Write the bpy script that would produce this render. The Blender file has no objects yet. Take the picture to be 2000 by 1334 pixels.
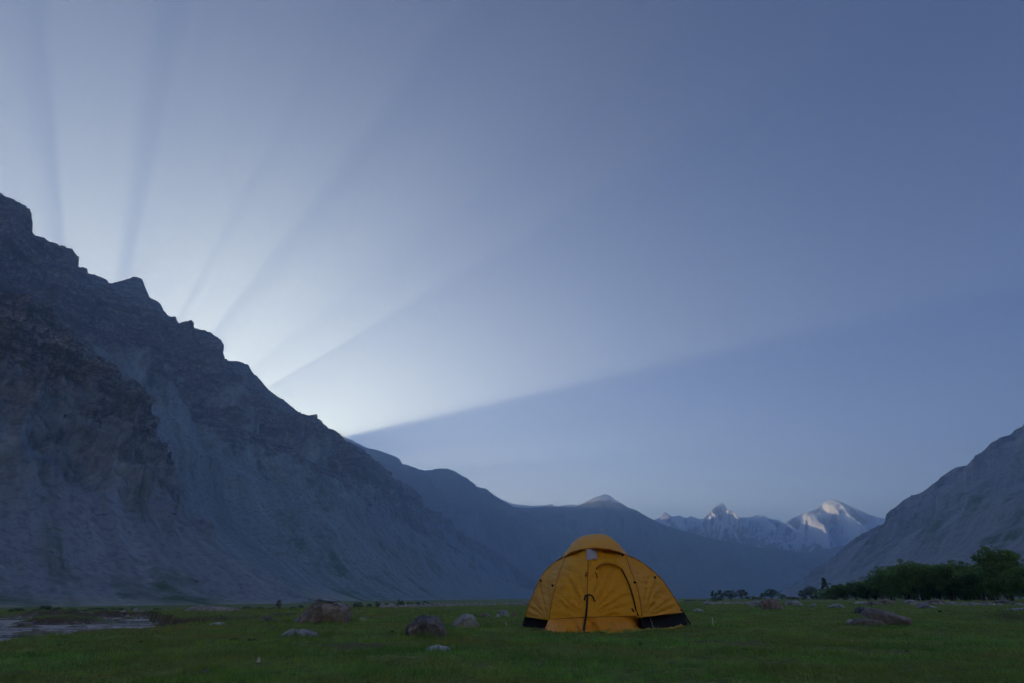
import bpy, bmesh, math, random
import numpy as np
from mathutils import Vector, Matrix
random.seed(7); RNG = np.random.default_rng(7)
SC = bpy.context.scene
COL = SC.collection

# ------------------------------------------------------------------ camera
FPX, W0, H0 = 1111.0, 2000.0, 1334.0           # focal length and size of the photograph in its pixels
CAM_H = 0.40
PITCH = math.atan((1168.0 - H0 / 2) / FPX)
cd = bpy.data.cameras.new('camera'); cam = bpy.data.objects.new('camera', cd); COL.objects.link(cam)
cd.sensor_width = 36.0; cd.lens = 36.0 * FPX / W0
cd.clip_start = 0.05; cd.clip_end = 90000.0
cam.location = (0, 0, CAM_H); cam.rotation_euler = (math.pi / 2 + PITCH, 0, 0)
SC.camera = cam
CP, SP = math.cos(PITCH), math.sin(PITCH)
def ray(px, py):
    x = (px - W0 / 2) / FPX; y = (H0 / 2 - py) / FPX
    return np.array([x, CP - SP * y, SP + CP * y])
def at(px, py, D):
    """point seen at a pixel, at horizontal distance D from the camera"""
    d = ray(px, py); k = D / math.hypot(d[0], d[1])
    return np.array([0, 0, CAM_H]) + d * k
def on_ground(px, py, z=0.0):
    d = ray(px, py); k = (z - CAM_H) / d[2]
    return np.array([0, 0, CAM_H]) + d * k
def px_size(p):
    """metres per photograph pixel at a point"""
    q = np.asarray(p) - np.array([0, 0, CAM_H])
    return (q[1] * CP + q[2] * SP) / FPX

# ------------------------------------------------------------------ sky, sun, exposure
SUN_AZ, SUN_EL = math.radians(-36.3), math.radians(7.4)    # behind the left-hand mountain
world = bpy.data.worlds.new('World'); SC.world = world; world.use_nodes = True
wn = world.node_tree; wn.nodes.clear()
wo = wn.nodes.new('ShaderNodeOutputWorld'); wb = wn.nodes.new('ShaderNodeBackground')
sky = wn.nodes.new('ShaderNodeTexSky'); sky.sky_type = 'NISHITA'; sky.sun_disc = False
sky.sun_elevation = SUN_EL; sky.sun_rotation = SUN_AZ
sky.altitude = 3500; sky.air_density = 1.0; sky.dust_density = 0.35; sky.ozone_density = 2.5
tint = wn.nodes.new('ShaderNodeMix'); tint.data_type = 'RGBA'; tint.blend_type = 'MULTIPLY'
tint.inputs[0].default_value = 1.0; tint.inputs[7].default_value = (0.45, 0.77, 1.30, 1)      # cool white balance of the dawn picture
wn.links.new(sky.outputs[0], tint.inputs[6]); wn.links.new(tint.outputs[2], wb.inputs[0]); wn.links.new(wb.outputs[0], wo.inputs[0])
wb.inputs[1].default_value = 0.031
sd = bpy.data.lights.new('sun', 'SUN'); sun = bpy.data.objects.new('sun', sd); COL.objects.link(sun)
sd.energy = 4.1; sd.angle = math.radians(0.53); sd.color = (1.0, 0.725, 0.36)
SUNV = Vector((math.sin(SUN_AZ) * math.cos(SUN_EL), math.cos(SUN_AZ) * math.cos(SUN_EL), math.sin(SUN_EL)))
sun.rotation_euler = SUNV.to_track_quat('Z', 'Y').to_euler()
sun.location = (-3000, 4000, 3000)
vs = SC.view_settings
vs.view_transform = 'Standard'; vs.look = 'None'; vs.gamma = 1.0; vs.use_curve_mapping = False; vs.exposure = 1.93
cy = SC.cycles
cy.use_denoising = True; cy.max_bounces = 8; cy.diffuse_bounces = 3; cy.glossy_bounces = 2
cy.transmission_bounces = 3; cy.transparent_max_bounces = 8; cy.volume_bounces = 5
cy.sample_clamp_indirect = 4.0
try: cy.denoiser = 'OPENIMAGEDENOISE'
except Exception: pass

# ------------------------------------------------------------------ numpy noise
_P = np.random.default_rng(11).permutation(512).astype(np.int64)
_P = np.concatenate([_P, _P, _P, _P])
_G = np.random.default_rng(12).normal(size=(512, 3)); _G /= np.linalg.norm(_G, axis=1)[:, None]
def perlin(p):
    p = np.asarray(p, dtype=np.float64); i = np.floor(p).astype(np.int64); f = p - i
    w = f * f * f * (f * (f * 6 - 15) + 10); i &= 511
    out = np.zeros(p.shape[:-1])
    for dx in (0, 1):
        for dy in (0, 1):
            for dz in (0, 1):
                h = _P[_P[_P[(i[..., 0] + dx) & 511] + ((i[..., 1] + dy) & 511)] + ((i[..., 2] + dz) & 511)]
                g = _G[h & 511]
                d = g[..., 0] * (f[..., 0] - dx) + g[..., 1] * (f[..., 1] - dy) + g[..., 2] * (f[..., 2] - dz)
                out += d * (w[..., 0] if dx else 1 - w[..., 0]) * (w[..., 1] if dy else 1 - w[..., 1]) * (w[..., 2] if dz else 1 - w[..., 2])
    return out * 1.6
def fbm(p, octv=5, gain=0.5, lac=2.03):
    a, s = 1.0, 0.0; q = np.array(p, dtype=np.float64)
    for k in range(octv):
        s = s + a * perlin(q + 17.3 * k); q = q * lac; a *= gain
    return s
def ridged(p, octv=5, gain=0.5, lac=2.03):
    a, s, wt = 1.0, 0.0, 1.0; q = np.array(p, dtype=np.float64)
    for k in range(octv):
        n = 1 - np.abs(perlin(q + 31.7 * k)); n = n * n * wt
        wt = np.clip(n * 1.6, 0, 1); s = s + a * n; q = q * lac; a *= gain
    return s
def smooth(a, b, x):
    t = np.clip((x - a) / (b - a), 0, 1); return t * t * (3 - 2 * t)

# ------------------------------------------------------------------ objects
def tag(o, label=None, cat=None, group=None, kind=None):
    if label: o['label'] = label
    if cat: o['category'] = cat
    if group: o['group'] = group
    if kind: o['kind'] = kind
    return o
def mesh_obj(name, verts, faces, mat=None, parent=None, sm=False, loc=None):
    me = bpy.data.meshes.new(name)
    verts = np.asarray(verts, dtype=np.float32)
    if isinstance(faces, np.ndarray):
        n, k = faces.shape
        me.vertices.add(len(verts)); me.vertices.foreach_set('co', verts.ravel())
        me.loops.add(n * k); me.loops.foreach_set('vertex_index', faces.astype(np.int32).ravel())
        me.polygons.add(n); me.polygons.foreach_set('loop_start', np.arange(0, n * k, k, dtype=np.int32))
        me.polygons.foreach_set('loop_total', np.full(n, k, dtype=np.int32))
        me.update(calc_edges=True)
    else:
        me.from_pydata([tuple(v) for v in verts], [], [tuple(f) for f in faces]); me.update()
    if sm: me.polygons.foreach_set('use_smooth', np.ones(len(me.polygons), dtype=bool))
    if mat: me.materials.append(mat)
    o = bpy.data.objects.new(name, me); COL.objects.link(o)
    if parent: o.parent = parent
    if loc is not None: o.location = loc
    return o
def empty(name, loc=(0, 0, 0), rz=0.0):
    o = bpy.data.objects.new(name, None); COL.objects.link(o); o.location = loc; o.rotation_euler = (0, 0, rz)
    o.empty_display_size = 0.2
    return o
def grid_faces(nu, nv, wrap=False):
    i = np.arange(nu - 1)[:, None] * nv + np.arange(nv - 1)[None, :]
    f = np.stack([i, i + nv, i + nv + 1, i + 1], -1).reshape(-1, 4)
    if wrap:
        j = (nu - 1) * nv + np.arange(nv - 1)
        f = np.concatenate([f, np.stack([j, j - (nu - 1) * nv, j - (nu - 1) * nv + 1, j + 1], -1)])
    return f
def add_attr(o, name, arr, dom='POINT'):
    a = o.data.attributes.new(name, 'FLOAT', dom); a.data.foreach_set('value', np.asarray(arr, dtype=np.float32).ravel())

# ------------------------------------------------------------------ node helpers
class NT:
    def __init__(s, name, rough=0.9):
        s.m = bpy.data.materials.new(name); s.m.use_nodes = True; s.t = s.m.node_tree
        s.b = s.t.nodes['Principled BSDF']; s.b.inputs['Roughness'].default_value = rough
        s.b.inputs['Specular IOR Level'].default_value = 0.25
    def n(s, typ, **kw):
        nd = s.t.nodes.new(typ)
        for k, v in kw.items(): setattr(nd, k, v)
        return nd
    def l(s, a, b): s.t.links.new(a, b)
    def pos(s):
        return s.n('ShaderNodeNewGeometry').outputs['Position']
    def obj(s):
        return s.n('ShaderNodeTexCoord').outputs['Object']
    def attr(s, name):
        return s.n('ShaderNodeAttribute', attribute_name=name).outputs['Fac']
    def mapped(s, v, scale):
        mp = s.n('ShaderNodeMapping'); mp.inputs['Scale'].default_value = scale; s.l(v, mp.inputs[0]); return mp.outputs[0]
    def noise(s, v, scale, detail=4, rough=0.55, dist=0.0):
        nd = s.n('ShaderNodeTexNoise'); s.l(v, nd.inputs['Vector'])
        nd.inputs['Scale'].default_value = scale; nd.inputs['Detail'].default_value = detail
        nd.inputs['Roughness'].default_value = rough; nd.inputs['Distortion'].default_value = dist
        return nd.outputs['Fac']
    def voro(s, v, scale, feature='F1', rnd=1.0):
        nd = s.n('ShaderNodeTexVoronoi', feature=feature); s.l(v, nd.inputs['Vector'])
        nd.inputs['Scale'].default_value = scale; nd.inputs['Randomness'].default_value = rnd
        return nd
    def ramp(s, f, stops):
        nd = s.n('ShaderNodeValToRGB'); s.l(f, nd.inputs[0]); e = nd.color_ramp.elements
        while len(e) < len(stops): e.new(0.5)
        for el, (p, c) in zip(e, stops):
            el.position = p; el.color = (c, c, c, 1) if isinstance(c, (int, float)) else (*c, 1)
        return nd.outputs[0]
    def mix(s, f, a, b, mode='MIX'):
        nd = s.n('ShaderNodeMix', data_type='RGBA', blend_type=mode)
        for val, idx in ((f, 0), (a, 6), (b, 7)):
            if isinstance(val, (int, float)): nd.inputs[idx].default_value = val if idx == 0 else (val, val, val, 1)
            elif isinstance(val, tuple): nd.inputs[idx].default_value = (*val, 1)
            else: s.l(val, nd.inputs[idx])
        return nd.outputs[2]
    def math(s, op, a, b=None):
        nd = s.n('ShaderNodeMath', operation=op)
        for k, v in enumerate((a, b)):
            if v is None: continue
            if isinstance(v, (int, float)): nd.inputs[k].default_value = v
            else: s.l(v, nd.inputs[k])
        return nd.outputs[0]
    def color(s, c):
        if isinstance(c, tuple): s.b.inputs['Base Color'].default_value = (*c, 1)
        else: s.l(c, s.b.inputs['Base Color'])
        return s
    def bump(s, h, dist=0.02, strength=1.0, normal=None):
        nd = s.n('ShaderNodeBump'); nd.inputs['Strength'].default_value = strength; nd.inputs['Distance'].default_value = dist
        s.l(h, nd.inputs['Height'])
        if normal is not None: s.l(normal, nd.inputs['Normal'])
        s.l(nd.outputs[0], s.b.inputs['Normal']); return nd.outputs[0]
# ================================================================== mountains
def resample(P, n, dens=None):
    P = np.asarray(P, dtype=float); d = np.r_[0, np.cumsum(np.linalg.norm(np.diff(P, axis=0), axis=1))]
    t = np.linspace(0, d[-1], n) if dens is None else dens * d[-1]
    return np.stack([np.interp(t, d, P[:, k]) for k in range(P.shape[1])], 1)
def px_line(pts, D):
    """photograph outline -> 3D crest; D gives distance keys (px, metres)"""
    kx = [k[0] for k in D]; kd = [k[1] for k in D]
    return [at(x, y, float(np.interp(x, kx, kd))) for x, y in pts]

CREST_L = [(0,396),(5,414),(17,436),(36,448),(54,461),(66,463),(74,473),(92,476),(106,482),(117,497),(133,509),(147,511),(151,518),(167,533),(183,536),(207,545),(214,554),(234,549),(252,544),(260,540),(277,544),(284,563),(291,580),(299,585),(309,588),(317,601),(328,625),(338,630),(356,637),(371,650),(376,668),(387,679),(403,680),(407,688),(421,690),(430,698),(437,705),(464,705),(486,713),(491,725),(507,740),(518,754),(531,767),(554,781),(576,799),(597,817),(612,828),(630,832),(644,845),(659,862),(680,880),(705,899),(729,914),(768,941),(782,956),(817,984),(845,1011),(873,1030),(915,1051),(950,1072),(985,1093),(1020,1117),(1052,1136)]
CREST_A = [(204,722),(235,752),(300,772),(345,770),(375,778),(400,795),(432,786),(452,800),(500,838),(552,868),(600,897),(652,925),(715,967),(796,1005),(838,1037),(880,1065),(950,1117),(1000,1134),(1046,1150)]
CREST_B = [(0,590),(40,590),(75,603),(105,618),(140,650),(172,672),(190,690),(200,715),(222,742),(232,790),(232,840)]
CREST_C = [(649,848),(665,845),(670,852),(691,862),(715,874),(736,879),(750,883),(770,905),(792,907),(824,918),(841,919),(852,915),(875,915),(883,925),(897,934),(915,941),(931,951),(950,955),(969,970),(981,977),(1009,993),(1034,1004),(1062,1016),(1090,1026),(1114,1035),(1132,1047),(1180,1075),(1240,1115),(1300,1150)]
CREST_D = [(940,985),(985,988),(1013,991),(1034,992),(1062,990),(1090,990),(1125,990),(1146,979),(1160,972),(1181,965),(1191,967),(1202,976),(1216,984),(1226,991),(1240,995),(1264,1009),(1282,1018),(1304,1028),(1332,1036),(1360,1044),(1384,1051),(1416,1056),(1456,1062),(1480,1069),(1508,1070),(1536,1073),(1560,1079),(1580,1082),(1592,1080),(1616,1072),(1640,1067),(1662,1065),(1720,1050),(1800,1040),(1900,1030)]
CREST_E = [(960,978),(985,977),(1000,984),(1040,988),(1066,987),(1078,984),(1084,989),(1110,986),(1135,986),(1155,990),(1200,1000),(1276,1016),(1290,1010),(1298,1000),(1305,1004),(1312,1008),(1328,1007),(1340,1012),(1350,1008),(1360,1012),(1372,1014),(1384,1002),(1396,990),(1412,981),(1420,994),(1430,1004),(1440,1011),(1464,1010),(1480,1005),(1488,1009),(1494,1007),(1500,1012),(1520,1016),(1535,1027),(1552,1038),(1584,1056),(1614,1073),(1650,1090)]
CREST_F = [(1480,1040),(1515,1032),(1530,1024),(1540,1014),(1556,1008),(1576,1000),(1594,994),(1600,988),(1612,980),(1624,975),(1644,981),(1668,992),(1700,1006),(1738,1016),(1790,1030),(1860,1020),(1940,1030)]
CREST_R = [(1520,1158),(1532,1152),(1560,1138),(1600,1114),(1632,1092),(1660,1068),(1680,1054),(1716,1038),(1732,1022),(1744,1014),(1756,1003),(1772,984),(1792,974),(1816,958),(1844,940),(1872,924),(1892,909),(1916,904),(1928,896),(1952,878),(1972,860),(1982,850),(1994,838),(2000,828)]

def mountain(name, crest, base, back, mat, key=1, nu=600, nv=200, nb=20, prof=((0, 0), (1, 1)), amp=30.0, scale=1/260.0, jag=4.0,
             sink=3.0, cliffs=0.0, streak=0.0, spur=0.0, spur_n=9, dense=None, seed=0.0, crest_fade=0.12, cliff_at=0.55, tooth=9.0, octv=6, flute=0.0, flute_w=60.0, tuck=(0.0, 0.0)):
    """a slope from the valley floor up to its crest and down the far side, with rock relief.
    base / back: (key coordinate of the crest, x, y, z) rows; key 0 = x, 1 = y of the crest"""
    crest = np.asarray(crest, float)
    d = np.r_[0, np.cumsum(np.linalg.norm(np.diff(crest, axis=0), axis=1))]
    if dense is None: t = np.linspace(0, d[-1], nu)
    else:                                          # (first index, last index, share of columns)
        i0, i1, sh = dense; n1 = int(nu * sh); n0 = int((nu - n1) * d[i0] / max(1e-6, d[i0] + d[-1] - d[i1])); n2 = nu - n1 - n0
        t = np.concatenate([np.linspace(0, d[i0], n0, endpoint=False), np.linspace(d[i0], d[i1], n1), np.linspace(d[i1], d[-1], n2 + 1)[1:]])
    nu = len(t)
    c = np.stack([np.interp(t, d, crest[:, k]) for k in range(3)], 1)
    kc = c[:, key]
    def rows(R):
        if callable(R): return np.array([R(p) for p in c], float)
        R = np.asarray(sorted(R), float); return np.stack([np.interp(kc, R[:, 0], R[:, k]) for k in (1, 2, 3)], 1)
    b = rows(base); k = rows(back)
    rel = t / d[-1]
    v = np.linspace(0, 1, nv); hv = np.interp(v, [p[0] for p in prof], [p[1] for p in prof])
    ker = np.hanning(max(3, nv // 8) | 1); ker /= ker.sum(); pad = len(ker) // 2
    hv = np.convolve(np.r_[2 * hv[0] - hv[pad:0:-1], hv, 2 * hv[-1] - hv[-2:-pad - 2:-1]], ker, 'valid')
    P = np.empty((nu, nv + nb, 3))
    P[:, :nv, :2] = b[:, None, :2] + (c[:, None, :2] - b[:, None, :2]) * v[None, :, None]
    P[:, :nv, 2] = b[:, None, 2] - sink + (c[:, None, 2] - b[:, None, 2] + sink) * hv[None, :]
    w = np.linspace(0, 1, nb + 1)[1:]
    P[:, nv:, :2] = c[:, None, :2] + (k[:, None, :2] - c[:, None, :2]) * w[None, :, None]
    P[:, nv:, 2] = c[:, None, 2] + (k[:, None, 2] - sink - c[:, None, 2]) * (w[None, :] ** 0.9)
    V = np.concatenate([v, 1 - w])[None, :].repeat(nu, 0)
    fall = b[:, :2] - c[:, :2]; fall = fall / np.maximum(np.linalg.norm(fall, axis=1)[:, None], 1e-6)
    pull = tuck[0] * (1 - smooth(0, 0.22, np.linspace(0, 1, nu))) + tuck[1] * smooth(0.72, 1, np.linspace(0, 1, nu))
    P[..., :2] -= fall[:, None] * pull[:, None, None]               # a spur's ends run back into the mountain
    nrm = np.zeros_like(P); nrm[:, :nv, 0] = fall[:, None, 0] * 0.75; nrm[:, :nv, 1] = fall[:, None, 1] * 0.75; nrm[..., 2] = 0.66
    env = smooth(0.0, 0.12, V) * (1 - smooth(1 - crest_fade, 1.0, V))
    env[:, nv:] = 0.5 * smooth(0, 0.5, w)[None, :]
    q = P * scale + seed
    disp = amp * (ridged(q, octv) - 0.85) * env * np.clip(V * 1.35, 0.2, 1.0) ** 1.9
    if spur:                                       # buttresses and gullies running down the fall line
        s_ = rel[:, None] * spur_n + 0.55 * fbm(P * scale * 0.6 + 5 + seed, 3) + seed
        g = np.abs((s_ % 1.0) * 2 - 1)
        disp += spur * (g - 0.5) * env * smooth(0.18, 0.62, V)
    if cliffs:                                     # rock bands: steps in height where the rock is bare
        zz = P[..., 2] + 22 * fbm(P * scale * 0.9 + 3, 3) + 0.10 * P[..., 1]
        st = 0
        for L, a in ((44.0, 1.0), (17.0, 0.6), (6.5, 0.35)):
            ph = (zz / L) % 1.0; st = st + a * L * 0.30 * (smooth(0.0, 0.3, ph) - ph)
        mask = smooth(cliff_at - 0.08, cliff_at + 0.1, V + 0.16 * fbm(P * scale * 0.7 + 9, 3))
        fade = 1 - smooth(0.86, 1, V)
        disp += cliffs * (st * mask * (0.06 + 0.94 * fade) + (7.0 * fbm(P / 24.0, 5) - 5.0 * (ridged(P / 38.0 + 4, 4) - .8)) * mask * fade)
    if flute:                                      # fluted gullies between ribs of rock
        wob = 0.5 * fbm(P / (flute_w * 4) + seed, 3)
        fq = np.stack([t[:, None] / flute_w + wob + 0 * V, V * 3.0 + wob, 0 * V + seed], -1)
        disp += flute * (ridged(fq, 5, 0.6) - 0.9) * env * smooth(cliff_at - 0.25, cliff_at + 0.1, V)
    if streak:
        disp += streak * fbm(np.stack([rel[:, None] * 160 + 0 * V, V * 2.2, 0 * V + seed], -1), 5) * env * (1 - 0.7 * smooth(0.6, 0.85, V))
    room = np.maximum(0.0, c[:, None, 2] - P[..., 2]) * 0.75         # relief never grows over the crest line
    disp = np.where(disp > 0, room * np.tanh(disp / np.maximum(room, 1e-3)), disp)
    P = P + nrm * disp[..., None]
    j = jag * fbm(np.stack([t / (jag * tooth), t * 0, t * 0 + seed], -1), 5, 0.62)
    P[..., 2] += j[:, None] * smooth(0.93, 1.0, V)
    o = mesh_obj(name, P.reshape(-1, 3), grid_faces(nu, nv + nb)[:, ::-1].copy(), mat, sm=True)
    add_attr(o, 'height', V); add_attr(o, 'along', np.repeat((t / 100.0)[:, None], nv + nb, 1))
    tag(o, kind='structure')
    return o
def plain(name, c, rough=0.9):
    return NT(name, rough).color(c).m
# ------------------------------------------------------------------ mountain materials
def slope_mat(name, rock_a, rock_b, scree_a, scree_b, green, rock_at=0.55, specks=1.0, green_amt=0.5, tan=None, snow=None):
    s = NT(name, 0.95); p = s.pos(); h = s.attr('height'); al = s.attr('along')
    cb = s.n('ShaderNodeCombineXYZ'); s.l(al, cb.inputs[0]); s.l(s.math('MULTIPLY', h, 1.3), cb.inputs[1])
    fall = cb.outputs[0]
    big = s.noise(p, 0.004, 5, 0.6); mid = s.noise(p, 0.022, 6, 0.65, 0.6); fine = s.noise(p, 0.14, 6, 0.7)
    band = s.noise(s.mapped(p, (0.006, 0.006, 0.075)), 1.0, 6, 0.62, 0.9)
    rock = s.mix(s.ramp(band, [(0.36, 0.0), (0.62, 1.0)]), rock_a, rock_b)
    ck = s.voro(s.mapped(p, (1, 1, 1.8)), 0.055, 'DISTANCE_TO_EDGE'); ck2 = s.voro(s.mapped(p, (1, 1, 2.2)), 0.16, 'DISTANCE_TO_EDGE')
    rock = s.mix(s.ramp(fine, [(0.40, 0.75), (0.62, 0.0)]), rock, (0.030, 0.028, 0.031))
    rock = s.mix(s.ramp(s.math('ADD', ck.outputs[0], s.math('MULTIPLY', fine, 0.12)), [(0.06, 0.7), (0.16, 0.0)]), rock, (0.025, 0.023, 0.026))
    rock = s.mix(s.ramp(ck2.outputs[0], [(0.03, 0.5), (0.12, 0.0)]), rock, (0.03, 0.028, 0.03))
    rock = s.mix(s.ramp(s.noise(p, 0.05, 6, 0.75), [(0.58, 0.0), (0.72, 0.6)]), rock, (0.40, 0.35, 0.32))
    stre = s.noise(s.mapped(fall, (5.5, 0.9, 1)), 1.0, 8, 0.72, 0.15)
    scree = s.mix(s.ramp(stre, [(0.30, 0.0), (0.70, 1.0)]), scree_a, scree_b)
    scree = s.mix(s.ramp(fine, [(0.38, 0.55), (0.52, 0.0)]), scree, (0.10, 0.10, 0.11)); scree = s.mix(s.ramp(s.noise(p, 0.09, 6, 0.8), [(0.62, 0.0), (0.72, 0.35)]), scree, (0.46, 0.45, 0.46))
    if tan: scree = s.mix(s.ramp(s.math('ADD', h, s.math('MULTIPLY', big, 0.12)), [(0.075, 0.75), (0.15, 0.0)]), scree, tan)
    gm = s.math('MULTIPLY', s.ramp(s.noise(s.mapped(fall, (1.1, 2.6, 1)), 1.0, 6, 0.7, 0.8), [(0.50, 0.0), (0.62, 1.0)]), s.ramp(mid, [(0.40, 0.0), (0.58, green_amt)]))
    scree = s.mix(gm, scree, green)
    if specks:
        vo = s.voro(p, 0.065); sp = s.ramp(vo.outputs['Distance'], [(0.08, 1.0), (0.17, 0.0)])
        rnd = s.n('ShaderNodeSeparateColor'); s.l(vo.outputs['Color'], rnd.inputs[0])
        sp = s.math('MULTIPLY', sp, s.ramp(rnd.outputs[0], [(0.62, 0.0), (0.70, specks)]))
        scree = s.mix(sp, scree, s.mix(s.ramp(rnd.outputs[1], [(0.45, 0.0), (0.6, 1.0)]), (0.03, 0.03, 0.032), (0.40, 0.39, 0.38)))
    m = s.ramp(s.math('ADD', h, s.math('MULTIPLY', s.math('SUBTRACT', mid, 0.5), 0.55)), [(rock_at - 0.06, 0.0), (rock_at + 0.07, 1.0)])
    out = s.mix(m, scree, rock)
    if snow:
        sx = s.n('ShaderNodeSeparateXYZ'); s.l(p, sx.inputs[0])
        out = s.mix(s.ramp(s.math('DIVIDE', s.math('ADD', sx.outputs[2], s.math('MULTIPLY', mid, 40.0)), 2000.0), [(snow / 2000, 0.0), (snow / 2000 + .008, 1.0)]), out, (0.86, 0.86, 0.88))
    s.color(out)
    s.bump(s.math('ADD', s.math('MULTIPLY', fine, 0.8), s.math('MULTIPLY', mid, 2.0)), 4.0, 0.9)
    return s.m
M_LEFT = slope_mat('left_slope_rock', (0.048, 0.056, 0.074), (0.328, 0.362, 0.413), (0.164, 0.232, 0.254), (0.351, 0.433, 0.499), (0.053, 0.120, 0.065), 0.58, 0.9, 0.85, (0.398, 0.416, 0.338))
M_BUTT = slope_mat('buttress_rock', (0.048, 0.052, 0.068), (0.374, 0.394, 0.431), (0.176, 0.224, 0.263), (0.340, 0.401, 0.469), (0.053, 0.120, 0.065), 0.60, 0.9, 0.95, (0.406, 0.416, 0.301))
M_SPUR = slope_mat('spur_scree', (0.077, 0.089, 0.104), (0.328, 0.378, 0.423), (0.158, 0.238, 0.254), (0.340, 0.433, 0.489), (0.058, 0.126, 0.074), 0.84, 0.8, 0.8, (0.351, 0.385, 0.357))
M_RIGHT = slope_mat('right_slope_scree', (0.086, 0.094, 0.109), (0.293, 0.321, 0.367), (0.176, 0.202, 0.238), (0.340, 0.380, 0.440), (0.048, 0.110, 0.055), 0.93, 0.7, 1.0)
M_FAR = slope_mat('far_slope_rock', (0.060, 0.073, 0.089), (0.228, 0.257, 0.291), (0.132, 0.170, 0.180), (0.252, 0.294, 0.325), (0.072, 0.118, 0.085), 0.5, 0.0, 0.4)
M_PEAK = slope_mat('far_peak_rock', (0.040, 0.049, 0.059), (0.152, 0.171, 0.194), (0.088, 0.113, 0.120), (0.168, 0.196, 0.217), (0.048, 0.078, 0.057), 0.5, 0.0, 0.4, None, 815.0)
def snow_mat():
    s = NT('snow_and_rock', 0.6); p = s.pos(); h = s.attr('height')
    g = s.n('ShaderNodeNewGeometry'); sx = s.n('ShaderNodeSeparateXYZ'); s.l(g.outputs['True Normal'], sx.inputs[0])
    nz = s.noise(p, 0.008, 6, 0.65); steep = s.math('ADD', sx.outputs[2], s.math('MULTIPLY', s.math('SUBTRACT', nz, 0.5), 0.9))
    m = s.ramp(steep, [(-0.34, 0.0), (-0.16, 1.0)])
    m = s.math('MULTIPLY', m, s.ramp(s.math('ADD', h, s.math('MULTIPLY', s.math('SUBTRACT', s.noise(p, 0.002, 5), 0.5), 0.4)), [(0.16, 0.0), (0.34, 1.0)]))
    s.color(s.mix(m, (0.34, 0.33, 0.34), (0.93, 0.93, 0.94)))
    s.bump(nz, 25.0, 0.6)
    return s.m
M_SNOW = snow_mat()

# ------------------------------------------------------------------ the ranges
FLOOR = -3.5
cl = [np.array(p, float) for p in ((-1250, -2500, 700), (-1230, -600, 720), (-1190, 300, 740), (-1150, 780, 745))] + px_line(CREST_L, [(0, 1500), (260, 1600), (640, 1780), (700, 2500), (760, 3000), (1052, 4300)])
PROF_L = ((0, 0), (0.10, 0.03), (0.25, 0.13), (0.5, 0.40), (0.68, 0.60), (0.85, 0.82), (1, 1))
mountain('mountain_slope', cl, [(-2500, -230, -3200, FLOOR), (-600, -240, -600, FLOOR), (300, -250, 120, FLOOR), (1000, -235, 420, FLOOR), (1330, -205, 800, FLOOR), (1850, -110, 1500, FLOOR), (2950, 40, 2700, FLOOR), (4300, 150, 4200, FLOOR)],
         lambda p: (p[0] - 1100, p[1] + 350, FLOOR), M_LEFT, key=1, nu=1000, nv=330, flute=15, flute_w=45, prof=PROF_L, amp=70, scale=1 / 300, cliffs=1.0, streak=1.6, spur=95, spur_n=13,
         dense=(3, len(cl) - 1, 0.82), jag=2.2, tooth=2.6, crest_fade=0.16, octv=7)
cb_ = [np.array(p, float) for p in ((-1000, -800, 330), (-900, 200, 420), (-760, 520, 400))] + px_line(CREST_B, [(0, 850), (190, 880), (215, 930), (232, 1060)])
cb_ += [at(240, 880, 1150)]
mountain('mountain_buttress', cb_, [(-800, -215, -1000, FLOOR), (200, -225, 100, FLOOR), (600, -215, 260, FLOOR), (680, -190, 330, FLOOR), (770, -150, 450, FLOOR), (800, -130, 520, FLOOR)],
         lambda p: (p[0] - 420, p[1] + 140, FLOOR + 60), M_BUTT, key=1, tuck=(0.0, 330.0), nu=520, nv=220, flute=9, flute_w=30, prof=((0, 0), (0.12, 0.03), (0.4, 0.22), (0.58, 0.44), (0.72, 0.72), (0.86, 0.92), (1, 1)), amp=34, scale=1 / 130, cliffs=1.0,
         cliff_at=0.50, streak=2.0, spur=22, spur_n=9, dense=(2, len(cb_) - 1, 0.85), jag=2.0, tooth=5, seed=3.3, crest_fade=0.10, octv=7)
ca = px_line(CREST_A, [(204, 1260), (245, 1060), (300, 1020), (345, 1060), (600, 1330), (740, 1700), (900, 2500), (1046, 3400)])
mountain('mountain_spur', ca, [(700, -190, 420, FLOOR), (1000, -150, 760, FLOOR), (1260, -110, 1080, FLOOR), (1850, -60, 1640, FLOOR), (2500, 20, 2300, FLOOR), (3400, 150, 3350, FLOOR)],
         lambda p: (p[0] - 330, p[1] + 160, FLOOR + 0.35 * p[2]), M_SPUR, key=1, tuck=(420.0, 0.0), nu=480, nv=160, prof=PROF_L, amp=20, scale=1 / 150, cliffs=0.5, cliff_at=0.86, streak=1.5, spur=14, spur_n=14,
         jag=2.0, tooth=5, seed=6.1, crest_fade=0.06)
cc = [at(-250, 1090, 4410), at(0, 1030, 4410), at(165, 972, 4455), at(250, 952, 4500), at(350, 928, 4545), at(450, 905, 4590), at(550, 881, 4635), at(632, 861, 4662)] + px_line(CREST_C, [(649, 4680), (1300, 5220)])  # points before the traced outline: unseen crest added to shade air below a beam
mountain('mountain_range', cc, [(-4950, -3600, 2970, FLOOR), (-2700, -1890, 3150, FLOOR), (-1440, -540, 3600, FLOOR), (-450, 225, 4230, FLOOR), (1530, 1125, 5040, FLOOR)],
         lambda p: (p[0] - 900, p[1] + 1900, FLOOR), M_FAR, key=0, nu=480, nv=120, flute=90, flute_w=160, prof=PROF_L, amp=230, scale=1 / 900, spur=230, spur_n=8, streak=6, jag=4, tooth=4, seed=1.7, crest_fade=0.10, octv=7)
dd = [at(700, 1080, 5490), at(860, 1030, 5490)] + px_line(CREST_D, [(940, 5490), (1900, 5568)])
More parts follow.
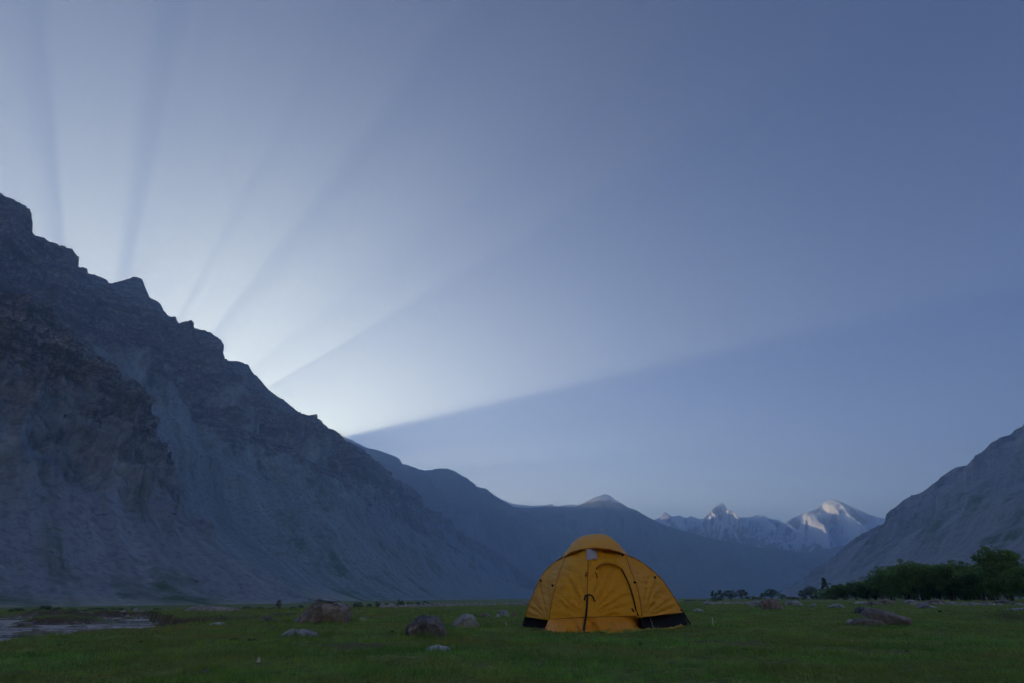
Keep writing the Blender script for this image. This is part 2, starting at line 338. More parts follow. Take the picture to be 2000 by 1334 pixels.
mountain('mountain_range', dd, [(-2250, -1080, 4770, FLOOR), (0, 360, 4500, FLOOR), (1800, 1575, 4230, FLOOR), (5400, 4950, 4050, FLOOR)],
         lambda p: (p[0] + 200, p[1] + 1400, FLOOR), M_PEAK, key=0, nu=460, nv=110, flute=80, flute_w=170, prof=PROF_L, amp=220, scale=1 / 1000, spur=180, spur_n=10, streak=6, jag=4, tooth=4, seed=8.2, crest_fade=0.12, octv=7)
ee = px_line(CREST_E, [(960, 6150), (1650, 6150)])
mountain('snow_range', ee, lambda p: (p[0] - 60, p[1] - 760, FLOOR), lambda p: (p[0], p[1] + 1000, FLOOR), M_SNOW, key=0, nu=560, nv=110, flute=110, flute_w=130, amp=200, scale=1 / 600, spur=260, spur_n=15, jag=4, tooth=3.5, seed=2.9, crest_fade=0.12, octv=7)
ff = px_line(CREST_F, [(1480, 6550), (1940, 6550)])
mountain('snow_range', ff, lambda p: (p[0] - 140, p[1] - 800, FLOOR), lambda p: (p[0], p[1] + 1000, FLOOR), M_SNOW, key=0, nu=400, nv=110, flute=60, flute_w=150, amp=150, scale=1 / 700, spur=330, spur_n=6.5, jag=2.5, tooth=5, seed=4.4, crest_fade=0.10, octv=6)
rr = px_line(CREST_R, [(1520, 2600), (2000, 1950)]) + [np.array(p, float) for p in ((1250, 700, 430), (1350, -500, 720), (1350, -2500, 950))]  # unseen end beyond the outline, raised to reflect sunlight into the valley
mountain('mountain_slope', rr, [(-2500, 330, -2500, 0), (-600, 320, -600, 0), (700, 300, 200, 0), (1250, 330, 620, 0), (1700, 480, 1150, 0), (2300, 900, 2180, 0)],
         lambda p: (p[0] + 1100, p[1] + 500, 0), M_RIGHT, key=1, nu=480, nv=150, prof=PROF_L, amp=40, scale=1 / 220, streak=1.8, spur=40, spur_n=16, dense=(0, len(CREST_R) - 1, 0.8), jag=2.5, tooth=5, seed=5.5,
         cliffs=0.35, cliff_at=0.9, crest_fade=0.08, octv=7)
# unseen snow range added behind the camera to bounce sunlight onto tent and slopes
gg = [np.array(p_, float) for p_ in ((-2700, -900, 1150), (-1900, -1600, 1230), (-1000, -2050, 1160), (-250, -2150, 1270), (550, -2050, 1210), (1350, -1850, 1280), (2300, -1200, 1180))]
mountain('snow_range', gg, lambda p: (p[0] * 0.42, p[1] * 0.42, FLOOR), lambda p: (p[0] * 1.5, p[1] * 1.5, FLOOR), M_SNOW, key=0, nu=160, nv=60, amp=120, scale=1 / 600, spur=120, spur_n=9, jag=6, seed=9.1)
# unseen aretes added behind the left-hand crest to cut the sunlight into beams
def polar(th, frac):
    S = np.array([165.0, 970.0]); t = math.radians(th); dv = np.array([math.cos(t), -math.sin(t)]); best = 380.0
    pts = [(-400, 300), (-150, 330)] + CREST_L
    for (x0, y0), (x1, y1) in zip(pts[:-1], pts[1:]):
        a = np.array([[dv[0], x0 - x1], [dv[1], y0 - y1]])
        if abs(np.linalg.det(a)) < 1e-6: continue
        r, k = np.linalg.solve(a, np.array([x0, y0]) - S)
        if 0 <= k <= 1 and r > 50: best = r; break
    return S + dv * best * frac
ADDED_ARETE = [(140, .3, 2900), (110, .3, 2900), (97, .3, 2700), (95.5, .74, 2700), (94.5, .74, 2700), (93, .3, 2700), (84, .4, 2600), (81.0, .86, 2300), (78.6, .86, 2300), (75.5, .4, 2600), (70.5, .3, 2600), (69.6, .66, 2600), (69.0, .66, 2600), (68, .3, 2600), (63.4, .3, 2700), (62.6, .74, 2700), (61.6, .74, 2700), (60.5, .3, 2700), (54, .3, 2800), (52.3, .82, 2800), (51.0, .82, 2800), (49.5, .3, 2800),
         (45, .25, 2900), (44.3, .66, 2900), (43.7, .66, 2900), (42.6, .25, 2900), (38.8, .25, 3000), (38.0, .72, 3000), (37.2, .72, 3000), (36.2, .25, 3000), (33, .2, 3200), (31.0, .80, 3200), (30.0, .80, 3200), (29.2, .2, 3200), (25.0, .15, 3200), (24.2, .60, 3200), (23.6, .60, 3200), (22.8, .15, 3200), (18.6, .15, 3200), (18.0, .55, 3200), (17.6, .55, 3200), (16.8, .12, 3200), (14, .10, 3200)]
bc = [at(*polar(t, f), D) for t, f, D in ADDED_ARETE]
mountain('mountain_range', bc, lambda p: (p[0] + 296, p[1] - 403, FLOOR), lambda p: (p[0] - 480, p[1] + 650, FLOOR), M_FAR, key=0, nu=1100, nv=16, amp=8, jag=3, seed=7.7)

# ================================================================== the meadow and the river
AZK = lambda px, y=1195: math.degrees(math.atan2(ray(px, y)[0], ray(px, y)[1]))
BROW = [(-160, 8.0), (-60, 5.5), (-47, 6.1), (AZK(0), 6.3), (AZK(100), 7.3), (AZK(200), 8.2), (AZK(310), 8.6), (AZK(400), 10.2), (AZK(480), 11.4), (AZK(560), 13.2), (AZK(690), 16.5), (AZK(800), 20), (AZK(1000), 26), (20, 40), (180, 60)]
EDGE = [(-160, 40), (-60, 38), (-47, 36), (AZK(60), 37), (AZK(250), 36.5), (AZK(296), 33), (AZK(318), 21.5), (AZK(345), 19.3), (AZK(400), 19.0), (AZK(590), 20.5), (AZK(700), 24), (AZK(820), 30), (AZK(1000), 34), (20, 60), (180, 80)]
CHAN = [(-160, -.85), (-47, -.85), (AZK(305), -.85), (AZK(345), -.50), (AZK(500), -.42), (AZK(600), -.30), (AZK(760), -.14), (AZK(1000), -.02), (20, 0), (180, 0)]
LOW = [(-160, 1.0), (AZK(560), 1.0), (AZK(800), .9), (AZK(1050), .62), (AZK(1300), .3), (AZK(1500), .06), (20, 0.03), (60, 0.0), (110, .3), (180, 1)]
WATER_Z = -0.62
def ground_z(x, y, fine=True):
    x = np.asarray(x, float); y = np.asarray(y, float)
    D = np.hypot(x, y); az = np.degrees(np.arctan2(x, y)) + 0.7 * perlin(np.stack([x * .35, y * .35, 0 * x], -1))
    f = lambda T: np.interp(az, [a for a, _ in T], [b for _, b in T])
    wob = 0.5 * perlin(np.stack([x * .5, y * .5, 0 * x + 4], -1)) + 0.16 * perlin(np.stack([x * 2.1, y * 2.1, 0 * x + 4], -1))
    br, ed, ch, lo = 1.22 * f(BROW) + 0.45 * wob, 1.22 * f(EDGE) + 1.2 * wob, f(CHAN), f(LOW)
    u = smooth(0, 1, (D - br) / np.maximum(0.9, br * 0.16))
    e = smooth(0, 1, (D - ed) / 0.85)
    ter = -0.10 * np.clip(-ch * 2.2, 0, 1) - 3.3 * lo * smooth(12, 210, D) + 0.14 * (1 - lo) * smooth(22, 75, D)
    bar = np.clip(fbm(np.stack([x * .16, y * .42, 0 * x + 9], -1), 4) * 1.2 + .02, -.1, .5) * np.clip((-ch - .5) * 3, 0, 1)
    z = (1 - e) * (ch + .62 * bar) * u + e * ter
    z = np.where(D < br, 0 * z, z)
    lump = 0.05 * fbm(np.stack([x * .42, y * .42, 0 * x + 1], -1), 3) * smooth(3, 9, D)
    z = z + lump * (0.6 + 0.6 * smooth(8, 25, D))
    isl = 0.30 * np.exp(-(((x - ISL[0]) / 4.6) ** 2 + ((y - ISL[1]) / 1.3) ** 2) ** 2) + 0.36 * np.exp(-(((x - BAR[0]) / 7.0) ** 2 + ((y - BAR[1]) / 2.0) ** 2) ** 2)
    z = z + isl * (1 - e) * u
    for (mx, my, mr, mh) in MOUNDS: z = z + mh * np.exp(-(((x - mx) ** 2 + (y - my) ** 2) / mr ** 2))
    if fine:
        n = np.stack([x, y, 0 * x + 2], -1)
        z = z + (0.020 * fbm(n * 2.6, 3) + 0.010 * fbm(n * 11, 2)) * (1 - smooth(20, 60, D))
    return z
ISL = on_ground(165, 1212, -0.5); BAR = on_ground(70, 1203, -0.55)
MOUNDS = []
for px, py, r, h in ((1968, 1214, .46, .17), (1660, 1203, .9, .035), (1420, 1196, 1.2, .03), (800, 1200, 1.2, .05), (835, 1243, .30, .035), (1700, 1222, .35, .03), (620, 1214, .6, .02)):
    g = on_ground(px, py, 0.0); MOUNDS.append((g[0], g[1], r, h))
def gz(x, y): return float(ground_z(np.array([x]), np.array([y]))[0])
def hit(px, py):
    """where the view through a pixel first meets the ground"""
    d = ray(px, py); k = np.geomspace(1.5, 400, 1500); P = np.array([0, 0, CAM_H])[None] + d[None] * (k / math.hypot(d[0], d[1]))[:, None]
    g = ground_z(P[:, 0], P[:, 1]); i = int(np.argmax(P[:, 2] <= g)) if (P[:, 2] <= g).any() else len(k) - 1
    return np.array([P[i, 0], P[i, 1], g[i]])
def meadow_mat():
    s = NT('meadow_turf', 0.95); p = s.pos()
    g1 = s.noise(p, 0.9, 6, 0.65, 0.4); g2 = s.noise(p, 7.0, 5, 0.7); g3 = s.noise(p, 40.0, 4, 0.7); far = s.noise(s.mapped(p, (.12, .05, .12)), 1.0, 6, 0.6)
    c = s.mix(s.ramp(g1, [(0.38, 0.0), (0.64, 1.0)]), (0.12, 0.22, 0.036), (0.20, 0.25, 0.055))
    c = s.mix(s.ramp(g2, [(0.42, 0.7), (0.58, 0.0)]), c, (0.075, 0.11, 0.024))
    c = s.mix(s.ramp(g3, [(0.55, 0.0), (0.75, 0.6)]), c, (0.10, 0.085, 0.04))
    bare = s.math('MULTIPLY', s.ramp(s.noise(p, 0.55, 5, 0.6, 0.5), [(0.56, 0.0), (0.66, 1.0)]), s.ramp(g2, [(0.38, 0.0), (0.52, 0.8)]))
    c = s.mix(bare, c, (0.15, 0.105, 0.07))
    soil = s.attr('soil'); c = s.mix(s.math('MULTIPLY', soil, s.ramp(g2, [(0.25, 0.6), (0.5, 1.0)])), c, s.mix(g3, (0.05, 0.036, 0.026), (0.12, 0.092, 0.07)))
    grav = s.attr('gravel'); vo = s.voro(p, 9.0); gc = s.mix(vo.outputs['Distance'], (0.30, 0.29, 0.28), (0.08, 0.08, 0.08))
    c = s.mix(s.math('MULTIPLY', grav, s.ramp(s.noise(p, 1.3, 5), [(0.35, 0.2), (0.55, 1.0)])), c, gc)
    s.color(c); s.bump(s.math('ADD', g2, g3), 0.03, 0.8)
    return s.m
naz = 430; azs = np.radians(np.concatenate([np.linspace(-180, -56, 50, endpoint=False), np.linspace(-56, 56, naz, endpoint=False), np.linspace(56, 180, 50, endpoint=False)]))
rad = np.concatenate([[0.0], np.geomspace(0.5, 2.6, 12), np.geomspace(2.7, 55, 260), np.geomspace(56, 10200, 70)])
GX = np.sin(azs)[:, None] * rad[None]; GY = np.cos(azs)[:, None] * rad[None]
GZ = ground_z(GX, GY)
SOIL = np.zeros_like(GX)
for px, py, r in ((700, 1258, .42), (680, 1262, .3), (735, 1262, .25), (1365, 1254, .26), (905, 1265, .14), (130, 1326, .1), (835, 1236, .2), (1310, 1292, .08), (650, 1258, .12)):
    g = on_ground(px, py, 0); SOIL = np.maximum(SOIL, np.exp(-(((GX - g[0]) / (r * 1.5)) ** 2 + ((GY - g[1]) / r) ** 2) * 1.4))
SOIL *= np.clip(0.75 + 0.9 * perlin(np.stack([GX * 6, GY * 6, 0 * GX], -1)), 0, 1)
gr_ = np.abs(np.gradient(GZ, axis=1) / np.gradient(rad)[None, :]); RD = np.hypot(GX, GY)
SOIL = np.maximum(SOIL, smooth(.16, .38, gr_) * ((RD > 14) & (RD < 60)))
slope_bank = (GZ < -0.06) & (np.hypot(GX, GY) < 46)
GRAV = np.where(slope_bank, smooth(-.46, -.60, GZ), 0.0)
ground = mesh_obj('ground', np.stack([GX, GY, GZ], -1).reshape(-1, 3), grid_faces(len(azs), len(rad), True)[:, ::-1].copy(), meadow_mat(), sm=True)
add_attr(ground, 'soil', SOIL); add_attr(ground, 'gravel', GRAV); tag(ground, kind='structure')
# water: a shallow sheet lying in the channel
def water_mat():
    s = NT('river_water', 0.08); p = s.pos(); s.b.inputs['Specular IOR Level'].default_value = 0.6
    n = s.noise(s.mapped(p, (1.0, 2.6, 1)), 1.1, 5, 0.65, 0.6); n2 = s.noise(s.mapped(p, (2.2, 5.0, 1)), 2.0, 6, 0.7)
    foam = s.math('MULTIPLY', s.ramp(s.noise(s.mapped(p, (.16, .42, 1)), 1.0, 3, 0.5), [(0.36, 0.0), (0.52, 1.0)]), s.ramp(n2, [(0.40, 0.0), (0.56, 0.9)]))
    s.color(s.mix(foam, (0.055, 0.065, 0.07), (0.60, 0.62, 0.64)))
    r = s.ramp(foam, [(0.0, 0.10), (0.6, 0.7)]); s.l(r, s.b.inputs['Roughness'])
    s.bump(s.math('ADD', n, n2), 0.16, 0.8)
    return s.m
wa = np.radians(np.linspace(-75, AZK(420), 90)); wr = np.geomspace(8, 52, 90)
mesh_obj('river', np.stack([np.sin(wa)[:, None] * wr[None], np.cos(wa)[:, None] * wr[None], np.full((90, 90), WATER_Z)], -1).reshape(-1, 3), grid_faces(90, 90)[:, ::-1].copy(), water_mat(), sm=True)['kind'] = 'structure'
# ================================================================== boulders and stones
def stone_mat(name, a, b, dark, lichen=0.0, pale=0.0, sc=1.0):
    s = NT(name, 0.9); p = s.obj()
    n1 = s.noise(p, 5 * sc, 6, 0.65, 0.5); n2 = s.noise(p, 22 * sc, 6, 0.7); n3 = s.noise(p, 70 * sc, 4, 0.7)
    st = s.noise(s.mapped(p, (7 * sc, 7 * sc, 1.4 * sc)), 1.0, 5, 0.65, 0.4)
    c = s.mix(s.ramp(n1, [(0.36, 0.0), (0.64, 1.0)]), a, b)
    c = s.mix(s.ramp(st, [(0.46, 0.55), (0.60, 0.0)]), c, dark)
    c = s.mix(s.ramp(n2, [(0.30, 0.75), (0.46, 0.0)]), c, dark)
    if lichen:
        c = s.mix(s.math('MULTIPLY', s.ramp(s.noise(p, 7 * sc, 4, 0.6), [(0.60, 0.0), (0.66, lichen)]), s.ramp(n2, [(0.40, 0.0), (0.55, 1.0)])), c, (0.26, 0.12, 0.04))
        vo = s.voro(p, 6 * sc); c = s.mix(s.ramp(vo.outputs['Distance'], [(0.12, lichen), (0.2, 0.0)]), c, (0.34, 0.35, 0.31))
    if pale: c = s.mix(s.ramp(n2, [(0.55, 0.0), (0.68, pale)]), c, (0.55, 0.55, 0.55))
    s.color(c); s.bump(s.math('ADD', s.math('ADD', n1, s.math('MULTIPLY', n2, 0.6)), s.math('MULTIPLY', n3, 0.3)), 0.035 / sc ** .5, 0.9)
    return s.m
M_BROWN = stone_mat('brown_boulder_stone', (0.235, 0.197, 0.163), (0.353, 0.326, 0.297), (0.082, 0.075, 0.074), 0.6)
M_DARK = stone_mat('dark_lichen_stone', (0.153, 0.156, 0.163), (0.259, 0.258, 0.267), (0.065, 0.068, 0.074), 0.9, 0.6)
M_GREY = stone_mat('grey_stone', (0.282, 0.319, 0.356), (0.437, 0.504, 0.551), (0.129, 0.143, 0.163), 0.45)
M_PINK = stone_mat('pale_pinkish_stone', (0.400, 0.394, 0.401), (0.437, 0.504, 0.551), (0.188, 0.177, 0.178), 0.6)
M_WHITE = stone_mat('white_stone', (0.437, 0.504, 0.551), (0.437, 0.504, 0.551), (0.329, 0.367, 0.401), 0.0)
M_SLAB = stone_mat('brown_slab_stone', (0.200, 0.183, 0.171), (0.294, 0.278, 0.267), (0.106, 0.102, 0.101), 0.2)
M_BAND = stone_mat('black_and_white_stone', (0.082, 0.095, 0.119), (0.188, 0.217, 0.267), (0.047, 0.054, 0.067), 0.0, 0.9)
M_RED = stone_mat('reddish_brown_stone', (0.235, 0.177, 0.156), (0.376, 0.339, 0.326), (0.094, 0.075, 0.074), 0.3, 0.25)
ROCKS = []                                          # x, y, radius: grass grows longer round these
def rock_mesh(name, prof, w, h, depth, mat, seed, cuts=3, rough=0.055, fore=0.86, lift=0.25):
    """boulder: its outline swept through depth, hulled, then broken up with relief. prof: (x -.5..5, z 0..1)"""
    r = np.random.default_rng(seed); bm = bmesh.new()
    for yy, k, kz in ((-0.5, fore * .82, .72), (-0.36, fore, .92), (0.0, 1.0, 1.0), (0.33, 0.93, .95), (0.5, 0.66, .66)):
        for x, z in prof:
            bm.verts.new((x * k * w + r.normal() * .012 * w, yy * depth * (1 + r.normal() * .05), z * kz * h * (1 + r.normal() * .02)))
    for x, z in prof[:]:
        if z < 0.3: bm.verts.new((x * w, 0, -lift * h))
    res = bmesh.ops.convex_hull(bm, input=bm.verts)
    junk = list({v for v in res['geom_interior'] + res['geom_unused'] if isinstance(v, bmesh.types.BMVert) and v.is_valid})
    bmesh.ops.delete(bm, geom=junk, context='VERTS')
    bmesh.ops.dissolve_limit(bm, angle_limit=0.12, verts=bm.verts, edges=bm.edges)
    bmesh.ops.triangulate(bm, faces=bm.faces)
    for _ in range(cuts):
        L = max(w, depth, h) * 0.5 ** (_ + 1) * 0.55
        es = [e for e in bm.edges if e.calc_length() > L]
        if es: bmesh.ops.subdivide_edges(bm, edges=es, cuts=1, use_grid_fill=False)
        bmesh.ops.triangulate(bm, faces=[f for f in bm.faces if len(f.verts) > 3])
    bmesh.ops.smooth_vert(bm, verts=bm.verts, factor=0.06, use_axis_x=True, use_axis_y=True, use_axis_z=True)
    bm.normal_update(); sc_ = max(w, h, depth)
    P = np.array([v.co for v in bm.verts]); N = np.array([v.normal for v in bm.verts])
    f1 = fbm(P / sc_ * 2.6 + seed * 1.37, 2); d = rough * sc_ * ((np.floor(f1 * 3.5) / 3.5) * .7 + .3 * f1 + .45 * fbm(P / sc_ * 9 + seed, 3, .6) - .45 * ridged(P / sc_ * 4.5 + seed, 3))
    P = P + N * d[:, None]
    for v, q in zip(bm.verts, P): v.co = q
    me = bpy.data.meshes.new(name); bm.to_mesh(me); bm.free(); me.materials.append(mat)
    me.polygons.foreach_set('use_smooth', np.ones(len(me.polygons), dtype=bool))
    return me
ROUND = [(-.5, .05), (-.46, .45), (-.3, .82), (0, 1), (.27, .86), (.45, .5), (.5, .05)]
FLATP = [(-.5, .0), (-.42, .55), (-.18, .95), (.15, 1), (.36, .7), (.5, .0)]
WEDGE = [(-.5, .0), (-.36, .55), (-.1, 1), (.12, .95), (.35, .45), (.5, .0)]
BLOCK = [(-.5, .0), (-.49, .8), (-.36, 1), (.22, .96), (.34, .6), (.5, .0)]
def rock(label, x0, x1, yt, yb, mat, prof=ROUND, deep=0.8, seed=1, D=None, name='boulder', group=None, tilt=0.0, cuts=3, rough=.055, fore=.86, sink=0.06):
    pxm = (x0 + x1) / 2
    if D is None: g = hit(pxm, yb)
    else:
        d = ray(pxm, yb); k = D / math.hypot(d[0], d[1]); g = np.array([d[0] * k, d[1] * k, 0]); g[2] = gz(g[0], g[1])
    s = px_size(g); w = (x1 - x0) * s * 1.08; h = (yb - yt) * s * 1.04
    me = rock_mesh(name, prof, w, h, w * deep, mat, seed, cuts, rough, fore)
    o = bpy.data.objects.new(name, me); COL.objects.link(o)
    off = 0.40 * w * deep; n = math.hypot(g[0], g[1])
    o.location = (g[0] * (1 + off / n), g[1] * (1 + off / n), g[2] - sink * h)
    o.rotation_euler = (0, tilt, -math.atan2(g[0], g[1]))
    tag(o, label, 'boulder' if name == 'boulder' else 'stone', group)
    ROCKS.append((o.location.x, o.location.y, max(w, w * deep) * .5))
    return o
big = rock('big brown boulder with a pale flat top on the meadow brow', 580, 680, 1172, 1217, M_BROWN,
     [(-.5, .0), (-.44, .22), (-.30, .55), (-.24, .86), (-.05, .93), (.30, .84), (.47, .66), (.5, .35), (.49, .0)], .75, 21, cuts=4, rough=.035, fore=.93)
# its pale cap slabs and the small stone leaning at its foot
cap = mesh = rock_mesh('cap_slab', [(-.5, .2), (-.44, .7), (-.1, 1), (.2, .9), (.5, .35), (.46, .0), (-.46, .0)], 0.50, 0.055, 0.42, M_GREY, 33, 3, .03, .97, 0)
c1 = bpy.data.objects.new('cap_slab', cap); COL.objects.link(c1); c1.parent = big
bw = big.dimensions.x; bh = 45 * px_size(big.location) * 1.06
c1.location = (-0.05 * bw, -0.02, bh * .85); c1.rotation_euler = (0.06, 0.05, 0)
c1['label'] = 'pale grey slab lying on top of the boulder'
c2 = bpy.data.objects.new('cap_slab', rock_mesh('cap_slab', FLATP, 0.30, 0.05, 0.34, M_GREY, 37, 3, .03, .97, 0)); COL.objects.link(c2); c2.parent = big
c2.location = (0.25 * bw, -0.03, bh * .68); c2.rotation_euler = (0.05, 0.22, 0.1); c2['label'] = 'lower pale grey slab on the right shoulder of the boulder'
rock('small grey stone leaning at the left foot of the big brown boulder', 573, 592, 1206, 1215, M_GREY, WEDGE, .8, 5, name='stone')
rock('dark double-humped boulder with lichen rings and white streak', 790, 882, 1207, 1244, M_DARK,
     [(-.5, .0), (-.5, .38), (-.40, .66), (-.20, 1), (-.13, .98), (.04, .93), (.18, .92), (.30, .66), (.42, .30), (.5, .0)], .8, 9, cuts=4, rough=.05, fore=.9)
rock('pale wedge-shaped boulder with rusty top behind the dark lichen boulder', 881, 936, 1200, 1226, M_PINK,
     [(-.5, .0), (-.46, .25), (-.26, .72), (.06, 1), (.24, .96), (.38, .5), (.5, .22), (.46, .0)], .8, 14, cuts=4, rough=.04)
rock('low flat grey rock with rusty lichen in the grass at left', 545, 622, 1230, 1245, M_GREY, [(-.5, .0), (-.40, .5), (-.2, .9), (.04, 1), (.28, .82), (.42, .6), (.5, .0)], .55, 17, cuts=4)
rock('flat whitish slab sunk in the turf below the dark boulder', 823, 898, 1255, 1273, M_WHITE, [(-.5, .35), (-.4, .8), (-.1, 1), (.2, .8), (.5, .1), (.1, .0), (-.3, .1)], .8, 23, cuts=4, rough=.03, sink=.45, name='stone')
rock('grey rock with a light top left of the tent, second behind wedge', 973, 997, 1192, 1205, M_GREY, BLOCK, .8, 31)
rock('small reddish rock nearest the left edge of the tent', 999, 1011, 1195, 1204, M_RED, WEDGE, .8, 32, name='stone')
rock('tiny pale stone at the left foot of the light-topped grey rock', 967, 977, 1199, 1205, M_WHITE, WEDGE, .8, 33, name='stone')
rock('low reddish mound-like rock behind the pale wedge boulder', 933, 962, 1198, 1205, M_RED, FLATP, .8, 34)
rock('thin white flake of stone on the grass right of big boulder', 702, 716, 1208, 1212, M_WHITE, FLATP, .6, 35, name='stone')
rock('smooth dark grey stone alone in the foreground grass at left', 386, 413, 1310, 1321, M_DARK, ROUND, .7, 36, name='stone', rough=.03)
rock('pale pinkish rock cut by the left edge of the photo', -14, 17, 1221, 1240, M_PINK, [(-.5, .0), (-.4, .8), (-.1, 1), (.2, .7), (.42, .35), (.5, .0)], .8, 38)
rock('thin white stone flake by the lower terrace, left of flat grey rock', 405, 440, 1216, 1221, M_WHITE, FLATP, .5, 39, name='stone')
# right-hand side
rock('upright brown blocky boulder on the meadow right of tent', 1490, 1529, 1171, 1190, M_RED, BLOCK, .8, 41, cuts=4, rough=.045)
rock('grey rounded rock just left of the brown blocky boulder', 1464, 1494, 1173, 1185, M_GREY, ROUND, .8, 42)
rock('pale broad rock behind and right of the brown blocky boulder', 1532, 1566, 1170, 1180, M_GREY, [(-.5, .0), (-.46, .7), (-.3, .95), (.2, 1), (.4, .8), (.5, .0)], .7, 43, D=38)
rock('small grey pointed stone close to the right of the tent', 1354, 1376, 1190, 1196, M_GREY, WEDGE, .7, 44, name='stone')
rock('small bluish grey stone between blocky boulder and long low rock', 1580, 1596, 1179.5, 1184.5, M_GREY, FLATP, .7, 45, name='stone')
rock('long low grey rock left of the black and white stone', 1616, 1650, 1180, 1187, M_GREY, FLATP, .6, 46)
rock('rounded black stone with white crown behind the tilted slab', 1670, 1697, 1185, 1199, M_BAND, ROUND, .75, 47, rough=.03)
rock('small pinkish stone wedged between black stone and tilted slab', 1692, 1706, 1186, 1196, M_PINK, WEDGE, .8, 48, name='stone')
slab = rock('big tilted brown slab on the grass at right', 1697, 1770, 1191, 1220, M_SLAB, [(-.5, .62), (-.47, .82), (-.36, 1), (-.2, .97), (.2, .72), (.49, .42), (.5, .12), (.47, .0), (.05, .06), (-.30, .36)], .75, 51, cuts=4, rough=.012, fore=1.08)
rock('flat brown rock under the raised end of tilted slab', 1664, 1728, 1208, 1223, M_SLAB, FLATP, .6, 52, cuts=4)
rock('small white stone left of the tilted brown slab', 1654, 1673, 1211, 1220, M_WHITE, ROUND, .8, 53, name='stone', rough=.03)
rock('isolated bluish grey flat rock in the right meadow', 1790, 1828, 1179.5, 1188, M_GREY, WEDGE, .7, 54)
rock('flat grey slab near the right edge above the grassy mound', 1964, 1996, 1188, 1194, M_GREY, [(-.5, .1), (-.2, .8), (.45, 1), (.5, .5), (.3, 0), (-.3, 0)], .6, 55)
rock('small flat pale stone near right edge below the tree row', 1981, 1998, 1175, 1180, M_PINK, FLATP, .6, 56, D=42, name='stone')
rock('low brown-grey rock nearest the medium willows', 1685, 1726, 1171, 1180.5, M_SLAB, WEDGE, .6, 57, D=42)
rock('rounded reddish boulder at the foot of the leftmost tall willow', 1718, 1746, 1167, 1177, M_RED, ROUND, .7, 58, D=52)
rock('thin pale flat rock beside the low brown-grey rock', 1668, 1700, 1174, 1178, M_WHITE, FLATP, .5, 59, D=50, name='stone')
rock('pale grey boulder under the second tall willow', 1764, 1792, 1168, 1175.5, M_GREY, WEDGE, .7, 60, D=54)
rock('broad brown boulder under the middle of the tall willows', 1800, 1842, 1165.5, 1175.5, M_SLAB, [(-.5, .0), (-.2, .55), (.1, .8), (.2, 1), (.4, .7), (.5, .0)], .7, 61, D=54)
rock('dark angular boulder under the tallest willow', 1946, 1978, 1164, 1173, M_DARK, [(-.5, .5), (-.4, .95), (0, 1), (.5, .45), (.4, 0), (-.3, 0)], .7, 62, D=56)
rock('dark flat slab between broad brown boulder and angular boulder', 1906, 1936, 1170, 1174.5, M_DARK, FLATP, .6, 63, D=54)
rock('low pale boulder at the foot of the far trees right of tent', 1372, 1396, 1175, 1181, M_GREY, FLATP, .7, 64, D=40)
# loose stones nobody could count: river bed, rubble strip, strip below the willows
def pebble(r, size):
    v = np.array([(1, 0, 0), (-1, 0, 0), (0, 1, 0), (0, -1, 0), (0, 0, 1), (0, 0, -.6), (.6, .6, .55), (-.6, .6, .5), (.6, -.6, .55), (-.6, -.6, .5)]) * r.uniform(.75, 1.25, (10, 3))
    return v * size * np.array([1, r.uniform(.6, 1), r.uniform(.4, .75)])
def hull_faces():
    bm = bmesh.new(); v = [(1, 0, 0), (-1, 0, 0), (0, 1, 0), (0, -1, 0), (0, 0, 1), (0, 0, -.6), (.6, .6, .55), (-.6, .6, .5), (.6, -.6, .55), (-.6, -.6, .5)]
    for p in v: bm.verts.new(p)
    bm.verts.ensure_lookup_table(); bmesh.ops.convex_hull(bm, input=bm.verts); bmesh.ops.triangulate(bm, faces=bm.faces)
    bm.verts.index_update(); f = np.array([[x.index for x in q.verts] for q in bm.faces]); bm.free(); return f
PF = hull_faces()
def loose_stones(name, spots, mat, seed, kind='stuff', parent=None):
    r = np.random.default_rng(seed); V, F = [], []
    for (x, y, z, s) in spots:
        a = r.uniform(0, 6.28); p = pebble(r, s); c, sn = math.cos(a), math.sin(a)
        p = np.stack([p[:, 0] * c - p[:, 1] * sn + x, p[:, 0] * sn + p[:, 1] * c + y, p[:, 2] + z], 1)
        F.append(PF + 10 * len(V)); V.append(p)
    o = mesh_obj(name, np.concatenate(V), np.concatenate(F), mat, parent); tag(o, kind=kind); return o
M_PEB = stone_mat('river_pebbles', (0.30, 0.30, 0.31), (0.50, 0.49, 0.49), (0.16, 0.16, 0.17), 0.0, 0.3, 0.6)
r_ = np.random.default_rng(91); sp = []
while len(sp) < 900:
    az = math.radians(r_.uniform(-50, AZK(330))); D = r_.uniform(11, 45); x, y = D * math.sin(az), D * math.cos(az); z = gz(x, y)
    wet = perlin(np.array([[x * .25, y * .5, 3.0]]))[0]
    if -0.95 < z < -0.3 and (wet > 0.02 or z > -.58): sp.append((x, y, max(z, WATER_Z - .05), r_.uniform(.05, .17) * (1.5 if r_.random() < .1 else 1)))
loose_stones('river_stones', sp, M_PEB, 5)
sp = []
for k in range(420):
    px = r_.uniform(745, 1060); D = r_.uniform(44, 62); d = ray(px, 1185); q = D / math.hypot(d[0], d[1]); x, y = d[0] * q, d[1] * q
    sp.append((x, y, gz(x, y) + r_.uniform(-.05, .25) * math.exp(-((D - 53) / 5) ** 2), r_.uniform(.10, .34)))
loose_stones('rubble', sp, M_PEB, 6)
sp = []
for k in range(330):
    px = r_.uniform(1370, 1470) if k < 120 else r_.uniform(1780, 1960); D = r_.uniform(46, 60); d = ray(px, 1175); q = D / math.hypot(d[0], d[1]); x, y = d[0] * q, d[1] * q
    sp.append((x, y, gz(x, y), r_.uniform(.06, .24)))
loose_stones('rubble', sp, M_PEB, 7)
